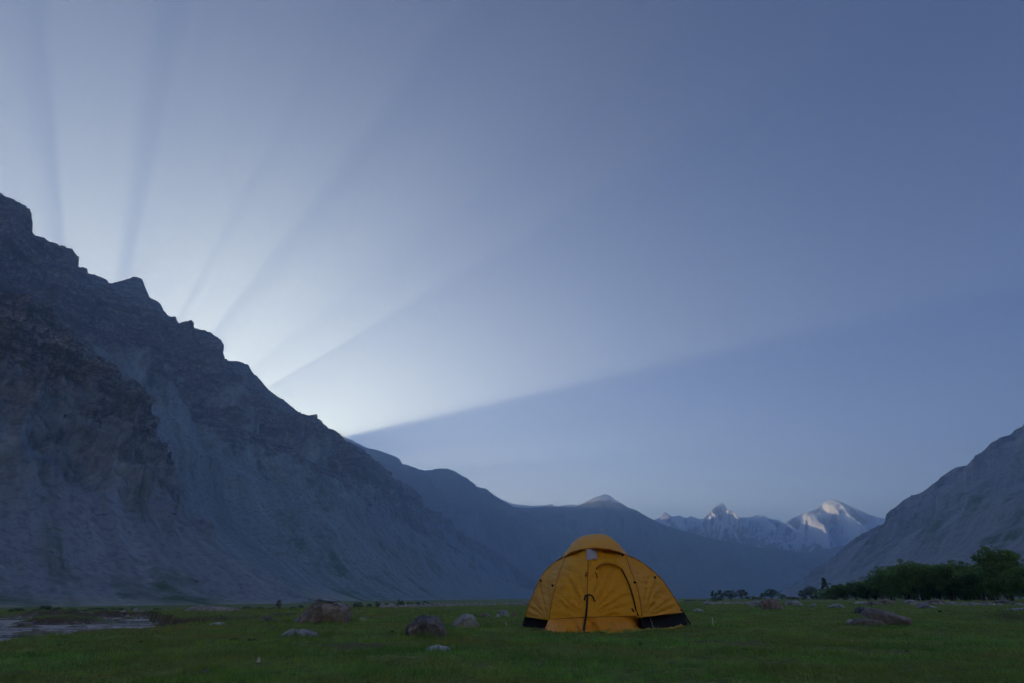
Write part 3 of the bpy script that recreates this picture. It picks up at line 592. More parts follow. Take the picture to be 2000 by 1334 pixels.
# gravel heap on the far terrace: a mound with its pebbles
g = hit(417, 1194.0); gs = px_size(g)
heap = empty('gravel_heap', (g[0], g[1], g[2])); tag(heap, 'long low heap of grey gravel on the far terrace at left', 'gravel heap')
hw, hh = 115 * gs, 12.5 * gs
xs = np.linspace(-.62, .62, 60) * hw; ys = np.linspace(-.3, .3, 26) * hw
HX, HY = np.meshgrid(xs, ys, indexing='ij')
def heap_z(x, y):
    e = np.clip(1 - (np.abs(x) / (hw * .5)) ** 2.6 - (y / (hw * .17)) ** 2, 0, 1) ** .6
    return hh * e * (0.85 + .15 * np.cos(x / hw * 6 + 2)) - .03
HZ = heap_z(HX, HY) + .02 * fbm(np.stack([HX * 4, HY * 4, 0 * HX], -1), 3) * (heap_z(HX, HY) > 0)
mesh_obj('mound', np.stack([HX, HY, HZ], -1).reshape(-1, 3), grid_faces(60, 26)[:, ::-1].copy(), M_PEB, heap, True)
sp = []
for k in range(900):
    x, y = r_.uniform(-.52, .56) * hw, r_.uniform(-.2, .16) * hw; z = float(heap_z(x, y))
    if z > 0 or r_.random() < .06: sp.append((x, y, max(z, 0), r_.uniform(.012, .035) * (hw / 2.6)))
loose_stones('pebbles', sp, M_PEB, 8, parent=heap)
# the small stone pile: every stone a part
g = hit(522, 1213.5); gs = px_size(g); pile = empty('stone_pile', (g[0], g[1], g[2]), -math.atan2(g[0], g[1])); tag(pile, 'small pile of pale stones left of the big brown boulder', 'stone pile')
pw = 49 * gs; protos = []
for k in range(6):
    p = pebble(r_, 1.0); o = mesh_obj('stone', p, PF, (M_PEB, M_GREY, M_WHITE)[k % 3]); protos.append(o.data); bpy.data.objects.remove(o)
for k in range(46):
    x = r_.normal() * .22 * pw; x = max(-.48 * pw, min(.48 * pw, x)); y = r_.normal() * .10 * pw
    z = max(0, (1 - abs(x) / (.5 * pw)) * 10.5 * gs * (1 - abs(y) / (.3 * pw))) * r_.uniform(.3, 1)
    o = bpy.data.objects.new('stone', protos[k % 6]); COL.objects.link(o); o.parent = pile; s = r_.uniform(.035, .075) * pw
    o.location = (x, y, z); o.scale = (s, s, s); o.rotation_euler = (r_.uniform(-.4, .4), r_.uniform(-.4, .4), r_.uniform(0, 6))
# ================================================================== trees and bushes
def leaf_mat(name, a, b, c):
    s = NT(name, 0.7); t = s.attr('tone'); n = s.noise(s.obj(), 0.7, 3)
    col = s.mix(t, a, b); col = s.mix(s.ramp(n, [(0.45, 0.0), (0.65, 0.7)]), col, c); s.color(col)
    tr = s.n('ShaderNodeBsdfTranslucent'); s.l(col, tr.inputs[0]); mx = s.n('ShaderNodeMixShader'); mx.inputs[0].default_value = 0.4
    s.l(s.b.outputs[0], mx.inputs[1]); s.l(tr.outputs[0], mx.inputs[2]); s.l(mx.outputs[0], s.t.nodes['Material Output'].inputs[0])
    return s.m
M_WILLOW = leaf_mat('willow_leaf', (0.109, 0.203, 0.065), (0.232, 0.377, 0.131), (0.160, 0.275, 0.094))
M_DKLEAF = leaf_mat('dark_leaf', (0.058, 0.102, 0.058), (0.109, 0.174, 0.087), (0.087, 0.131, 0.072))
M_OLIVE = leaf_mat('olive_leaf', (0.116, 0.131, 0.058), (0.203, 0.210, 0.087), (0.160, 0.152, 0.072))
M_RUST = leaf_mat('reddish_leaf', (0.087, 0.065, 0.058), (0.145, 0.102, 0.087), (0.080, 0.072, 0.058))
def bark():
    s = NT('bark', 0.95); n = s.noise(s.mapped(s.obj(), (6, 6, 1.2)), 1.5, 5); s.color(s.mix(n, (0.07, 0.06, 0.05), (0.19, 0.17, 0.15))); s.bump(n, 0.05, .7); return s.m
M_BARK = bark()
def tube(pts, rads, sides=6):
    P = np.asarray(pts, float); n = len(P); V = []
    for i in range(n):
        t = P[min(i + 1, n - 1)] - P[max(i - 1, 0)]; t = t / max(1e-9, np.linalg.norm(t))
        a = np.cross(t, [0, 0, 1.0] if abs(t[2]) < .9 else [1.0, 0, 0]); a /= np.linalg.norm(a); b = np.cross(t, a)
        for k in range(sides):
            q = 2 * math.pi * k / sides; V.append(P[i] + rads[i] * (math.cos(q) * a + math.sin(q) * b))
    F = []
    for i in range(n - 1):
        for k in range(sides):
            k2 = (k + 1) % sides; F.append((i * sides + k, i * sides + k2, (i + 1) * sides + k2, (i + 1) * sides + k))
    F.append(tuple(range(sides))[::-1]); F.append(tuple((n - 1) * sides + k for k in range(sides)))
    return V, F
def join(parts):
    V, F = [], []
    for v, f in parts:
        o = len(V); V += list(v); F += [tuple(i + o for i in q) for q in f]
    return V, F
def tree_kind(seed, kind):
    """one tree of height 1: returns (trunk mesh, crown mesh). kinds: willow, round, poplar, bush"""
    r = np.random.default_rng(seed); parts = []; tips = []
    if kind == 'willow':
        for k in range(r.integers(4, 7)):
            a = r.uniform(0, 6.28); lean = r.uniform(.04, .22); b0 = np.array([math.cos(a), math.sin(a), 0]) * r.uniform(.01, .07)
            top = np.array([math.cos(a) * lean, math.sin(a) * lean, r.uniform(.5, .72)]); mid = b0 + (top - b0) * .5 + r.normal(size=3) * .012
            parts.append(tube([b0 - [0, 0, .03], mid, top], [.013, .010, .006])); 
            for j in range(7):
                q = r.uniform(.35, 1); st = b0 + (top - b0) * q; aa = a + r.normal() * 1.5; L = r.uniform(.16, .34)
                tip = st + np.array([math.cos(aa) * L * r.uniform(.35, .95), math.sin(aa) * L * r.uniform(.35, .95), L * r.uniform(.35, 1.05)])
                tip[2] = min(tip[2], .93); parts.append(tube([st, tip], [.005, .002], 4)); tips += [tip, (st + tip) / 2 + r.normal(size=3) * .02]
        for j in range(66):
            u = r.normal(size=3); u /= np.linalg.norm(u); q = r.uniform(.35, 1) ** .5
            tips.append(np.array([0, 0, .47]) + u * q * np.array([.29, .29, .43]))
        R, nl, LL, up = .085, 90, .036, .55
    elif kind == 'round':
        parts.append(tube([(0, 0, -.03), (.01, .01, .3), (0, .02, .7)], [.03, .02, .008]))
        for j in range(46):
            u = r.normal(size=3); u /= np.linalg.norm(u); q = r.uniform(.5, 1) ** .5
            tip = np.array([0, 0, .56]) + u * q * np.array([.40, .40, .38]); parts.append(tube([(0, 0, .3 + .3 * r.random()), tip], [.006, .002], 4)); tips.append(tip)
        R, nl, LL, up = .11, 95, .040, .2
    elif kind == 'poplar':
        parts.append(tube([(0, 0, -.03), (.0, .01, .5), (0, 0, .95)], [.022, .014, .004]))
        for j in range(34):
            z = r.uniform(.12, .95); w = .17 * math.sin(math.pi * min(1, (z + .05) / 1.05) ** .8); a = r.uniform(0, 6.28)
            tip = np.array([math.cos(a) * w, math.sin(a) * w, z]); parts.append(tube([(0, 0, z - .08), tip], [.004, .002], 4)); tips.append(tip)
        R, nl, LL, up = .085, 130, .036, .7
    else:
        for j in range(30):
            a = r.uniform(0, 6.28); q = r.uniform(.1, 1) ** .6; tip = np.array([math.cos(a) * q * .75, math.sin(a) * q * .55, (1 - q * q * .75) * r.uniform(.45, .88)])
            parts.append(tube([(tip[0] * .3, tip[1] * .3, -.03), tip], [.012, .004], 4)); tips.append(tip)
        R, nl, LL, up = .17, 85, .07, .35
    tv, tf = join(parts); tm = bpy.data.meshes.new('trunk'); tm.from_pydata([tuple(v) for v in tv], [], tf); tm.materials.append(M_BARK); tm.update()
    tips = np.array(tips); n = len(tips) * nl
    C = np.repeat(tips, nl, 0); u = r.normal(size=(n, 3)); u /= np.linalg.norm(u, axis=1)[:, None]
    rr_ = R * np.repeat(r.uniform(.6, 1.3, len(tips)), nl) * r.uniform(.15, 1, n) ** .45
    P = C + u * rr_[:, None] * np.array([1, 1, .85])
    d = u * .75 + np.array([0, 0, up]) + r.normal(size=(n, 3)) * .45; d /= np.linalg.norm(d, axis=1)[:, None]
    sd_ = np.cross(d, r.normal(size=(n, 3))); sd_ /= np.linalg.norm(sd_, axis=1)[:, None]
    L = LL * r.uniform(.55, 1.25, n); wd = L * r.uniform(.20, .34, n)
    V = np.stack([P - sd_ * wd[:, None], P + sd_ * wd[:, None], P + d * L[:, None]], 1)
    o = mesh_obj('crown', V.reshape(-1, 3), np.arange(3 * n).reshape(-1, 3))
    add_attr(o, 'tone', np.repeat(np.clip(np.repeat(r.uniform(0, 1, len(tips)), nl) * .6 + r.uniform(0, .4, n), 0, 1), 3))
    cm = o.data; bpy.data.objects.remove(o)
    return tm, cm
KINDS = {}
def plant(name, label, cat, px, D, top_px, width_px, kind, var, mat, group=None, base_px=None, rz=None):
    key = (kind, var)
    if key not in KINDS: KINDS[key] = tree_kind(100 + 13 * var + len(kind), kind)
    tm, cm0 = KINDS[key]; ck = (kind, var, mat.name)
    if ck not in KINDS:
        cm = cm0.copy(); cm.materials.clear(); cm.materials.append(mat); KINDS[ck] = cm
    d = ray(px, 1172); k = D / math.hypot(d[0], d[1]); x, y = d[0] * k, d[1] * k; z = gz(x, y)
    top = at(px, top_px, D)[2]; h = max(.3, top - z); s = px_size((x, y, z)); w = width_px * s
    o = empty(name, (x, y, z), random.uniform(0, 6.28) if rz is None else rz); tag(o, label, cat, group)
    base_w = {'willow': .62, 'round': .95, 'poplar': .42, 'bush': 1.75}[kind]; hk = {'willow': 1.0, 'round': .98, 'poplar': 1.0, 'bush': 1.0}[kind]
    o.scale = (w / base_w, w / base_w, h / hk)
    for nm, me in (('trunk', tm), ('crown', KINDS[ck])):
        c = bpy.data.objects.new(nm, me); COL.objects.link(c); c.parent = o
    return o
ORD = ['first', 'second', 'third', 'fourth', 'fifth', 'sixth', 'seventh', 'eighth', 'ninth', 'tenth', 'eleventh', 'twelfth']
# tall willow row
tall = [(1744, 104, 1104, 54), (1772, 98, 1096, 58), (1800, 94, 1091, 62), (1836, 98, 1095, 60), (1862, 92, 1093, 60), (1890, 95, 1092, 62), (1918, 90, 1096, 60), (1944, 93, 1093, 56), (2016, 88, 1100, 64)]
for i, (px, D, t, w) in enumerate(tall[:-1]):
    plant('willow_tree', '%s tall green willow from the left in the row at right' % ORD[i], 'tree', px, D, t, w, 'willow', i % 5, M_WILLOW, 'tall willows in the row at right')
plant('willow_tree', 'tallest broad willow at the right edge, rising above the row', 'tree', 1976, 84, 1060, 82, 'willow', 0, M_WILLOW, 'tall willows in the row at right')
plant('willow_tree', 'willow cut off by the right edge of the photo, below the tallest', 'tree', 2012, 80, 1098, 66, 'willow', 1, M_WILLOW, 'tall willows in the row at right')
for i, (px, D, t, w) in enumerate([(1728, 120, 1118, 46), (1786, 122, 1104, 60), (1816, 122, 1103, 60), (1850, 120, 1104, 62), (1880, 122, 1102, 60), (1906, 120, 1104, 60), (1934, 118, 1103, 60)]):
    plant('willow_tree', '%s from the left of the willows standing behind the tall row' % ORD[i], 'tree', px, D, t, w, 'willow', (i + 2) % 5, M_WILLOW, 'willows behind the tall row')
med = [(1632, 130, 1143, 34), (1650, 128, 1138, 36), (1672, 126, 1134, 38), (1692, 124, 1132, 40), (1711, 126, 1140, 36)]
for i, (px, D, t, w) in enumerate(med):
    plant('willow_tree', '%s medium willow from the left, between conical tree and tall row' % ORD[i], 'tree', px, D, t, w, 'willow', (i + 1) % 5, M_WILLOW, 'medium willows left of the tall row')
plant('conical_tree', 'slim dark conical tree left of the medium willows', 'tree', 1616, 150, 1129, 15, 'poplar', 0, M_DKLEAF)
plant('poplar_tree', 'leftmost tiny slim poplar in the far clump right of tent', 'tree', 1394, 190, 1154, 9, 'poplar', 1, M_DKLEAF, 'slim poplars in the far clump')
plant('poplar_tree', 'short slim poplar just right of the leftmost poplar', 'tree', 1400, 192, 1157, 7, 'poplar', 2, M_DKLEAF, 'slim poplars in the far clump')
plant('poplar_tree', 'wider upright poplar left of the round dark tree', 'tree', 1409, 186, 1153, 13, 'poplar', 0, M_DKLEAF, 'slim poplars in the far clump')
for lab, px, D, t, w, kd, v, m in (
    ('round dark green tree in the far clump right of tent', 1428, 180, 1152, 30, 'round', 0, M_DKLEAF),
    ('reddish brown tree beside the round dark tree in far clump', 1450, 182, 1151, 24, 'round', 1, M_RUST),
    ('dark domed tree behind the brown blocky boulder', 1508, 172, 1150, 30, 'round', 2, M_DKLEAF),
    ('narrow dark tree left of the dark domed tree', 1494, 176, 1157, 16, 'round', 3, M_DKLEAF),
    ('green round tree right of the dark domed tree', 1528, 168, 1160, 20, 'round', 1, M_WILLOW),
    ('dark green tree left of the conical tree', 1588, 160, 1143, 26, 'round', 3, M_DKLEAF),
    ('broad green tree below and left of the conical tree', 1603, 156, 1149, 26, 'round', 0, M_WILLOW),
    ('greyish green tree midway between domed tree and conical tree', 1572, 165, 1152, 24, 'round', 2, M_DKLEAF)):
    plant('round_tree', lab, 'tree', px, D, t, w, kd, v, m, 'far trees right of the tent')
for lab, px, D, t, w, v, m in (
    ('low olive bush right of the reddish brown tree', 1468, 165, 1162, 32, 0, M_OLIVE), ('low olive bush left of the narrow dark tree', 1484, 168, 1165, 20, 1, M_OLIVE),
    ('low green bush below the slim poplars', 1395, 178, 1168, 26, 2, M_WILLOW), ('olive bush behind the pale broad rock', 1548, 150, 1163, 26, 0, M_OLIVE),
    ('yellowish bush at foot of the greyish green tree', 1568, 140, 1164, 26, 1, M_OLIVE), ('green bush at the foot of the conical tree', 1612, 128, 1158, 30, 2, M_WILLOW),
    ('yellow green bush left of the first medium willow', 1626, 118, 1162, 22, 0, M_OLIVE), ('tiny round bush in front of the medium willows', 1698, 62, 1164.5, 9, 1, M_OLIVE),
    ('grey green bush right of the olive bush by the pale rock', 1590, 138, 1160, 26, 2, M_DKLEAF),
    ('far low hedge bush touching the right side of tent', 1348, 230, 1170, 34, 0, M_DKLEAF), ('far low hedge bush between tent and slim poplars', 1372, 235, 1172, 28, 1, M_DKLEAF)):
    plant('bush', lab, 'bush', px, D, t, w, 'bush', v, m, 'bushes right of the tent')
# left and centre: far bushes at the foot of the slope
mid = [(700, 1176, 22), (722, 1178, 18), (738, 1172, 16), (752, 1178, 20), (768, 1176, 18), (782, 1167, 20), (800, 1176, 20), (816, 1174, 18), (832, 1171, 20), (848, 1179, 18), (872, 1181, 16), (886, 1180, 14), (932, 1180, 12), (946, 1181, 14), (1010, 1180, 20)]
for i, (px, t, w) in enumerate(mid):
    lab = ('%s dark bush from the left in the line right of the big boulder' % ORD[i]) if i < 12 else ('low dark bush behind the rubble strip, just right of the twelfth', 'second low dark bush behind the rubble strip, nearer the tent', 'low dark bush hard by the left side of tent')[i - 12]
    plant('bush', lab, 'bush', px, 200 + (i * 37) % 30, t, w, 'bush' if i % 3 else 'round', i % 3, M_DKLEAF, 'dark bushes below the left slope')
left = [(40, 1184, 40), (92, 1181, 46), (118, 1184, 24), (145, 1185, 24), (195, 1187, 60), (235, 1186, 40), (265, 1183, 16), (312, 1187, 34), (447, 1180, 14), (462, 1184, 26), (485, 1183, 30), (510, 1184, 26), (540, 1184, 34), (575, 1184, 26), (590, 1179.5, 17)]
for i, (px, t, w) in enumerate(left):
    lab = ('%s low dark shrub from the left edge along the far riverside' % ORD[i]) if i < 8 else ('small dark round bush right end of the gravel heap', 'first low shrub right of the gravel heap', 'second low shrub right of the gravel heap', 'third low shrub right of the gravel heap, left cow', 'low shrub between the two cattle', 'low shrub right of the right cow', 'rounded dark bush touching the left side of big boulder')[i - 8]
    plant('bush', lab, 'bush', px, 215 + (i * 29) % 25, t, w, 'bush', i % 3, M_DKLEAF, 'dark bushes below the left slope')
plant('small_tree', 'tiny leaning reddish tree above the cattle at left', 'tree', 546, 232, 1171, 11, 'round', 1, M_RUST)
# ------------------------------------------------------------------ two cattle, far off on the terrace
def cow(label, px, D, L_px, rz, mat):
    d = ray(px, 1189); k = D / math.hypot(d[0], d[1]); x, y = d[0] * k, d[1] * k; root = empty('cow', (x, y, gz(x, y)), rz); tag(root, label, 'cow', 'cattle grazing on the far terrace')
    V = [(-.75, 0, 1.12), (-.35, 0, 1.02), (.1, 0, .98), (.55, 0, 1.08), (.85, 0, 1.02), (1.12, 0, .62), (1.36, 0, .32), (1.50, 0, .20)]
    E = [(i, i + 1) for i in range(7)]; R = [(.24, .30), (.30, .36), (.33, .38), (.27, .34), (.18, .22), (.13, .15), (.12, .13), (.08, .08)]
    def chain(a, pts, rads):
        for p, q in zip(pts, rads):
            V.append(p); R.append((q, q)); E.append((a, len(V) - 1)); a = len(V) - 1
    for sy in (-1, 1):
        chain(3, [(.55, sy * .2, .78), (.55, sy * .21, .42), (.57, sy * .21, .05)], [.15, .085, .06])
        chain(0, [(-.62, sy * .2, .82), (-.72, sy * .21, .44), (-.68, sy * .21, .05)], [.18, .09, .06])
        chain(6, [(1.22, sy * .2, .44)], [.03])
    chain(0, [(-1.02, 0, .98), (-1.06, 0, .5)], [.04, .03])
    me = bpy.data.meshes.new('body'); me.from_pydata(V, E, []); o = bpy.data.objects.new('body', me); COL.objects.link(o); o.parent = root
    sk = o.modifiers.new('skin', 'SKIN'); o.modifiers.new('sub', 'SUBSURF').levels = 1; o.modifiers['sub'].render_levels = 1
    for i, rr in enumerate(R): me.skin_vertices[0].data[i].radius = rr
    me.skin_vertices[0].data[2].use_root = True; me.materials.append(mat)
    s = L_px * px_size((x, y, 0)) / 2.5; root.scale = (s, s, s)
M_COW1 = NT('brown_cow_hide', .8).color((0.06, 0.03, 0.022)).m; M_COW2 = NT('black_cow_hide', .8).color((0.022, 0.020, 0.022)).m
cow('dark brown cow grazing on the far terrace, left of two', 530, 190, 14, math.pi, M_COW1)
cow('black cow grazing nearer the big boulder, right of two', 568, 188, 13, math.pi + .3, M_COW2)
# ================================================================== the tent
TS = 1.22
def tpy(px, py, Y):
    d = ray(px, py); k = Y / d[1]; return np.array([0, 0, CAM_H]) + d * k
def tp(px, py, Y): return tpy(px, py, Y * TS)
def proj(P):
    q = P - np.array([0, 0, CAM_H]); f = q[..., 1] * CP + q[..., 2] * SP; u = -q[..., 1] * SP + q[..., 2] * CP
    return np.stack([W0 / 2 + FPX * q[..., 0] / f, H0 / 2 - FPX * u / f], -1)
def curve(pts, n):
    """points (px, py, Y) -> n smooth points"""
    P = np.array([tp(*p) for p in pts]); d = np.r_[0, np.cumsum(np.linalg.norm(np.diff(P, axis=0), axis=1))]
    t = np.linspace(0, d[-1], n); lin = np.stack([np.interp(t, d, P[:, k]) for k in range(3)], 1)
    k = np.array([1, 2, 3, 2, 1.0]); k /= k.sum(); out = lin.copy()
    for c in range(3): out[2:-2, c] = np.convolve(lin[:, c], k, 'valid')
    return out
def fabric(name, a, b, rough=0.5):
    s = NT(name, rough); p = s.obj(); n = s.noise(p, 3.0, 5, 0.6, 0.4); n2 = s.noise(p, 60, 3)
    c = s.mix(s.ramp(n, [(0.35, 0.0), (0.7, 1.0)]), a, b); c = s.mix(s.ramp(s.noise(p, 11, 5, .65), [(0.60, 0.0), (0.78, 0.35)]), c, tuple(x * .55 for x in a)); s.color(c)
    cr = s.noise(s.mapped(p, (5, 5, 16)), 1.0, 6, 0.62, 1.6); cr2 = s.noise(p, 26, 5, 0.6, 1.2)
    s.bump(s.math('ADD', s.math('ADD', s.math('MULTIPLY', cr, 1.0), s.math('MULTIPLY', cr2, 0.45)), s.math('MULTIPLY', n2, 0.06)), 0.02, 0.75)
    tr = s.n('ShaderNodeBsdfTranslucent'); s.l(c, tr.inputs[0]); mx = s.n('ShaderNodeMixShader'); mx.inputs[0].default_value = 0.22
    s.l(s.b.outputs[0], mx.inputs[1]); s.l(tr.outputs[0], mx.inputs[2]); s.l(mx.outputs[0], s.t.nodes['Material Output'].inputs[0])
    return s.m
M_FLY = fabric('orange_fly', (0.95, 0.44, 0.016), (0.97, 0.49, 0.022)); M_FLY2 = fabric('orange_skirt', (0.92, 0.36, 0.014), (0.94, 0.41, 0.018))
M_SEAM = fabric('orange_seam_tape', (0.50, 0.17, 0.012), (0.56, 0.20, 0.015))
M_INNER = NT('black_inner_fabric', 0.8).color((0.012, 0.012, 0.016)).m; M_WEB = NT('black_webbing', 0.7).color((0.010, 0.010, 0.012)).m
M_TAPE = NT('grey_repair_tape', 0.45).color((0.46, 0.42, 0.45)).m; M_SHEET = fabric('yellow_groundsheet', (0.50, 0.36, 0.02), (0.58, 0.42, 0.03))
M_POLE = NT('pole_metal', 0.35).color((0.30, 0.30, 0.32)).m
T0 = np.array([*tp(1180, 1222, 7.9)[:2], 0.0]); T0[2] = gz(T0[0], T0[1]) - 0.004
tent = empty('tent', T0); tag(tent, 'orange dome tent with black inner walls pitched on the meadow', 'tent')
SURF = []                                            # surface samples, to set small fittings on the cloth
def part(name, V, F, mat, sm=True, thick=0.0, parent=None):
    o = mesh_obj(name, np.asarray(V) - T0, F, mat, parent or tent, sm)
    if thick:
        so = o.modifiers.new('cloth', 'SOLIDIFY'); so.thickness = thick; so.offset = -1
    return o
def panel(name, A, B, n, disp, mat, label=None, flip=1.0, across='lerp', bow=0.0, keep=True):
    """cloth between two curves (same number of points); disp(pixels, t, s) -> metres outwards"""
    t = np.linspace(0, 1, n)[:, None, None]; P = A[None] * (1 - t) + B[None] * t
    m = A.shape[0]; s = np.linspace(0, 1, m)
    du = np.gradient(P, axis=0); dv = np.gradient(P, axis=1); N = np.cross(du, dv); N /= np.maximum(np.linalg.norm(N, axis=-1, keepdims=True), 1e-9)
    view = P - np.array([0, 0, CAM_H]); sgn = -np.sign((N * view).sum(-1, keepdims=True)); sgn[sgn == 0] = 1; N = N * (sgn if flip > 0 else -sgn)
    tt = np.linspace(0, 1, n)[:, None]; edge = np.sin(np.pi * tt) ** .5 * np.ones((1, m))
    px = proj(P); d = bow * (np.sin(np.pi * tt) * np.sin(np.pi * np.clip(s[None], 0, 1)) ** .5)
    if disp is not None: d = d + disp(px, tt, s[None]) * edge
    P = P + N * d[..., None]
    F = grid_faces(n, m)
    o = part(name, P.reshape(-1, 3), F, mat, True, 0.003)
    if keep: SURF.append(P.reshape(-1, 3))
    if label: o['label'] = label
    return P
nz3 = lambda px, f, z=0.0: fbm(np.stack([px[..., 0] * f, px[..., 1] * f, 0 * px[..., 0] + z], -1), 4)
def folds(px, K, freq, amp, r0, r1, z):
    """creases running out from the pixel K where the cloth is pulled"""
    dx = px[..., 0] - K[0]; dy = K[1] - px[..., 1]; a = np.arctan2(dy, dx); r = np.hypot(dx, dy)
    ph = a * freq + 1.6 * fbm(np.stack([a * 2.2, r / 60, 0 * a + z], -1), 3)
    w = np.abs(np.sin(ph)); return amp * (w - .6) * smooth(r0 * .2, r0, r) * (1 - .75 * smooth(r0, r1, r))
NC = 64
LS = curve([(1132, 1051, 7.97), (1122, 1058, 7.96), (1112, 1071, 7.95), (1100, 1085, 7.94), (1082, 1098, 7.92), (1066, 1114, 7.88), (1056, 1128, 7.86), (1046, 1150, 7.83), (1037, 1172, 7.80), (1030, 1190, 7.77), (1025.5, 1205, 7.75)], NC)
LS2 = curve([(1104, 1089, 7.62), (1093, 1094, 7.74), (1082, 1099, 7.84), (1066, 1114.5, 7.86), (1056, 1128, 7.85), (1046, 1150, 7.83), (1037, 1172, 7.80), (1030, 1190, 7.77), (1025.5, 1205, 7.75)], NC)
FL = curve([(1104, 1089, 7.60), (1098, 1104, 7.46), (1091, 1124, 7.32), (1085, 1145, 7.20), (1079, 1168, 7.10), (1075, 1190, 7.03), (1072, 1212, 6.99)], NC)
CS = curve([(1149, 1072, 7.33), (1149, 1095, 7.18), (1148, 1120, 7.05), (1147, 1150, 6.92), (1146.5, 1180, 6.80), (1146, 1206, 6.72)], NC)
FR = curve([(1222, 1085, 7.66), (1231, 1112, 7.50), (1240, 1136, 7.36), (1247, 1157, 7.26), (1251, 1178, 7.18), (1254, 1206, 7.10)], NC)
RS2 = curve([(1226, 1085.5, 7.74), (1240, 1091, 7.88), (1257, 1101, 7.98), (1276, 1116, 8.02), (1294, 1134, 8.05), (1310, 1157, 8.08), (1323, 1178, 8.10), (1335, 1197, 8.12)], NC)
RS = curve([(1206, 1061, 8.02), (1214, 1071, 8.02), (1226, 1084, 8.02), (1240, 1091, 8.03), (1257, 1101, 8.04), (1276, 1116, 8.05), (1294, 1134, 8.07), (1310, 1157, 8.09), (1323, 1178, 8.10), (1335, 1197, 8.12)], NC)
BROWC = curve([(1100, 1090, 7.72), (1104, 1088, 7.62), (1114, 1079, 7.50), (1137, 1073, 7.36), (1163, 1070.5, 7.31), (1190, 1073, 7.38), (1211, 1079, 7.54), (1226, 1085.6, 7.74)], 72)
TOPC = curve([(1099, 1087, 7.95), (1112, 1071.5, 7.95), (1121, 1058.5, 7.96), (1131, 1050.5, 7.97), (1142, 1046.5, 7.99), (1156, 1044, 8.0), (1168, 1043, 8.0), (1180, 1044, 8.0), (1192, 1049, 8.01), (1203, 1058.5, 8.01), (1213, 1070.5, 8.02), (1227, 1085, 8.03)], 72)
wr = lambda z, a: (lambda px, t, s: a * nz3(px * np.array([1, 1.7]), .055, z) + .55 * a * nz3(px, .16, z + 3))
panel('side_panel', LS2, FL, 40, lambda px, t, s: folds(px, (1072, 1212), 10, .024, 22, 130, 1) + .5 * folds(px, (1104, 1089), 16, .020, 20, 110, 7) + .011 * nz3(px * np.array([.8, 1.6]), .07, 2), M_FLY, 'left side panel of the fly', bow=-.012)
panel('front_panel', FL, CS, 56, lambda px, t, s: folds(px, (1146, 1206), 9, .024, 40, 110, 4) + .014 * nz3(px * np.array([1, 2.2]), .045, 5), M_FLY, 'left half of the fly front', bow=.02)
DOOR = np.array([(1154, 1206), (1156, 1150), (1164, 1112), (1176, 1103), (1190, 1102), (1203, 1105), (1213, 1111), (1222, 1128), (1230, 1146), (1236, 1165), (1241, 1184), (1249, 1206)])
def poly_in(px, poly):
    x, y = px[..., 0], px[..., 1]; ins = np.zeros(x.shape, bool); j = len(poly) - 1
    dist = np.full(x.shape, 1e9)
    for i in range(len(poly)):
        (xi, yi), (xj, yj) = poly[i], poly[j]
        c = ((yi > y) != (yj > y)) & (x < (xj - xi) * (y - yi) / (yj - yi + 1e-9) + xi); ins ^= c
        e = np.array([xj - xi, yj - yi]); L = (e ** 2).sum() + 1e-9; u = np.clip(((x - xi) * e[0] + (y - yi) * e[1]) / L, 0, 1)
        if not (yi > 1205 and yj > 1205): dist = np.minimum(dist, np.hypot(x - xi - u * e[0], y - yi - u * e[1]))
        j = i
    return np.where(ins, dist, -dist)
def door_disp(px, t, s):
    q = poly_in(px, DOOR); rec = -.045 * smooth(-1.5, 4.0, q) * smooth(1206, 1150, px[..., 1]) * smooth(1156, 1176, px[..., 0])
    hood = .022 * np.exp(-((q + 3.5) / 4.0) ** 2) * (px[..., 1] < 1125)
    return rec + hood + folds(px, (1150, 1205), 12, .050, 36, 130, 9) * smooth(-6, 8, q) + .012 * nz3(px * np.array([1.2, 1.0]), .09, 6) * smooth(6, -6, q)
panel('door_panel', CS, FR, 84, door_disp, M_FLY, 'right half of the fly front with the arched door', bow=.02)
panel('side_panel', FR, RS2, 56, lambda px, t, s: folds(px, (1255, 1206), 11, .042, 34, 120, 11) + .02 * nz3(px * np.array([.7, 1.9]), .06, 12), M_FLY, 'right side panel of the fly', bow=-.015)
panel('roof_panel', BROWC, TOPC, 34, lambda px, t, s: .008 * nz3(px * np.array([2.0, .7]), .06, 14) - folds(px, (1222, 1084), 9, .018, 24, 90, 15), M_FLY, 'curved roof panel above the brow seam', bow=.035)
# the far side of the fly
def back_of(C, ex, ey): return np.stack([T0[0] + (C[:, 0] - T0[0]) * ex, 8.0 * TS + ey * (1 - np.clip(C[:, 2] / 1.62, 0, 1) ** 2.2), C[:, 2]], 1)
BL, BR = back_of(LS, .55, 1.55), back_of(RS, .55, 1.55)
panel('side_panel', LS, BL, 16, wr(3, .008), M_FLY, 'rear left panel of the fly', flip=-1, keep=False); panel('side_panel', RS, BR, 16, wr(5, .008), M_FLY, 'rear right panel of the fly', flip=-1, keep=False)
panel('back_panel', BL, BR, 24, wr(8, .008), M_FLY, flip=-1, keep=False)
TB = TOPC.copy(); TB[:, 1] += .06 + .5 * (1.64 - TOPC[:, 2]); panel('roof_panel', TOPC, TB, 10, None, M_FLY, 'rear half of the roof', flip=-1, keep=False)
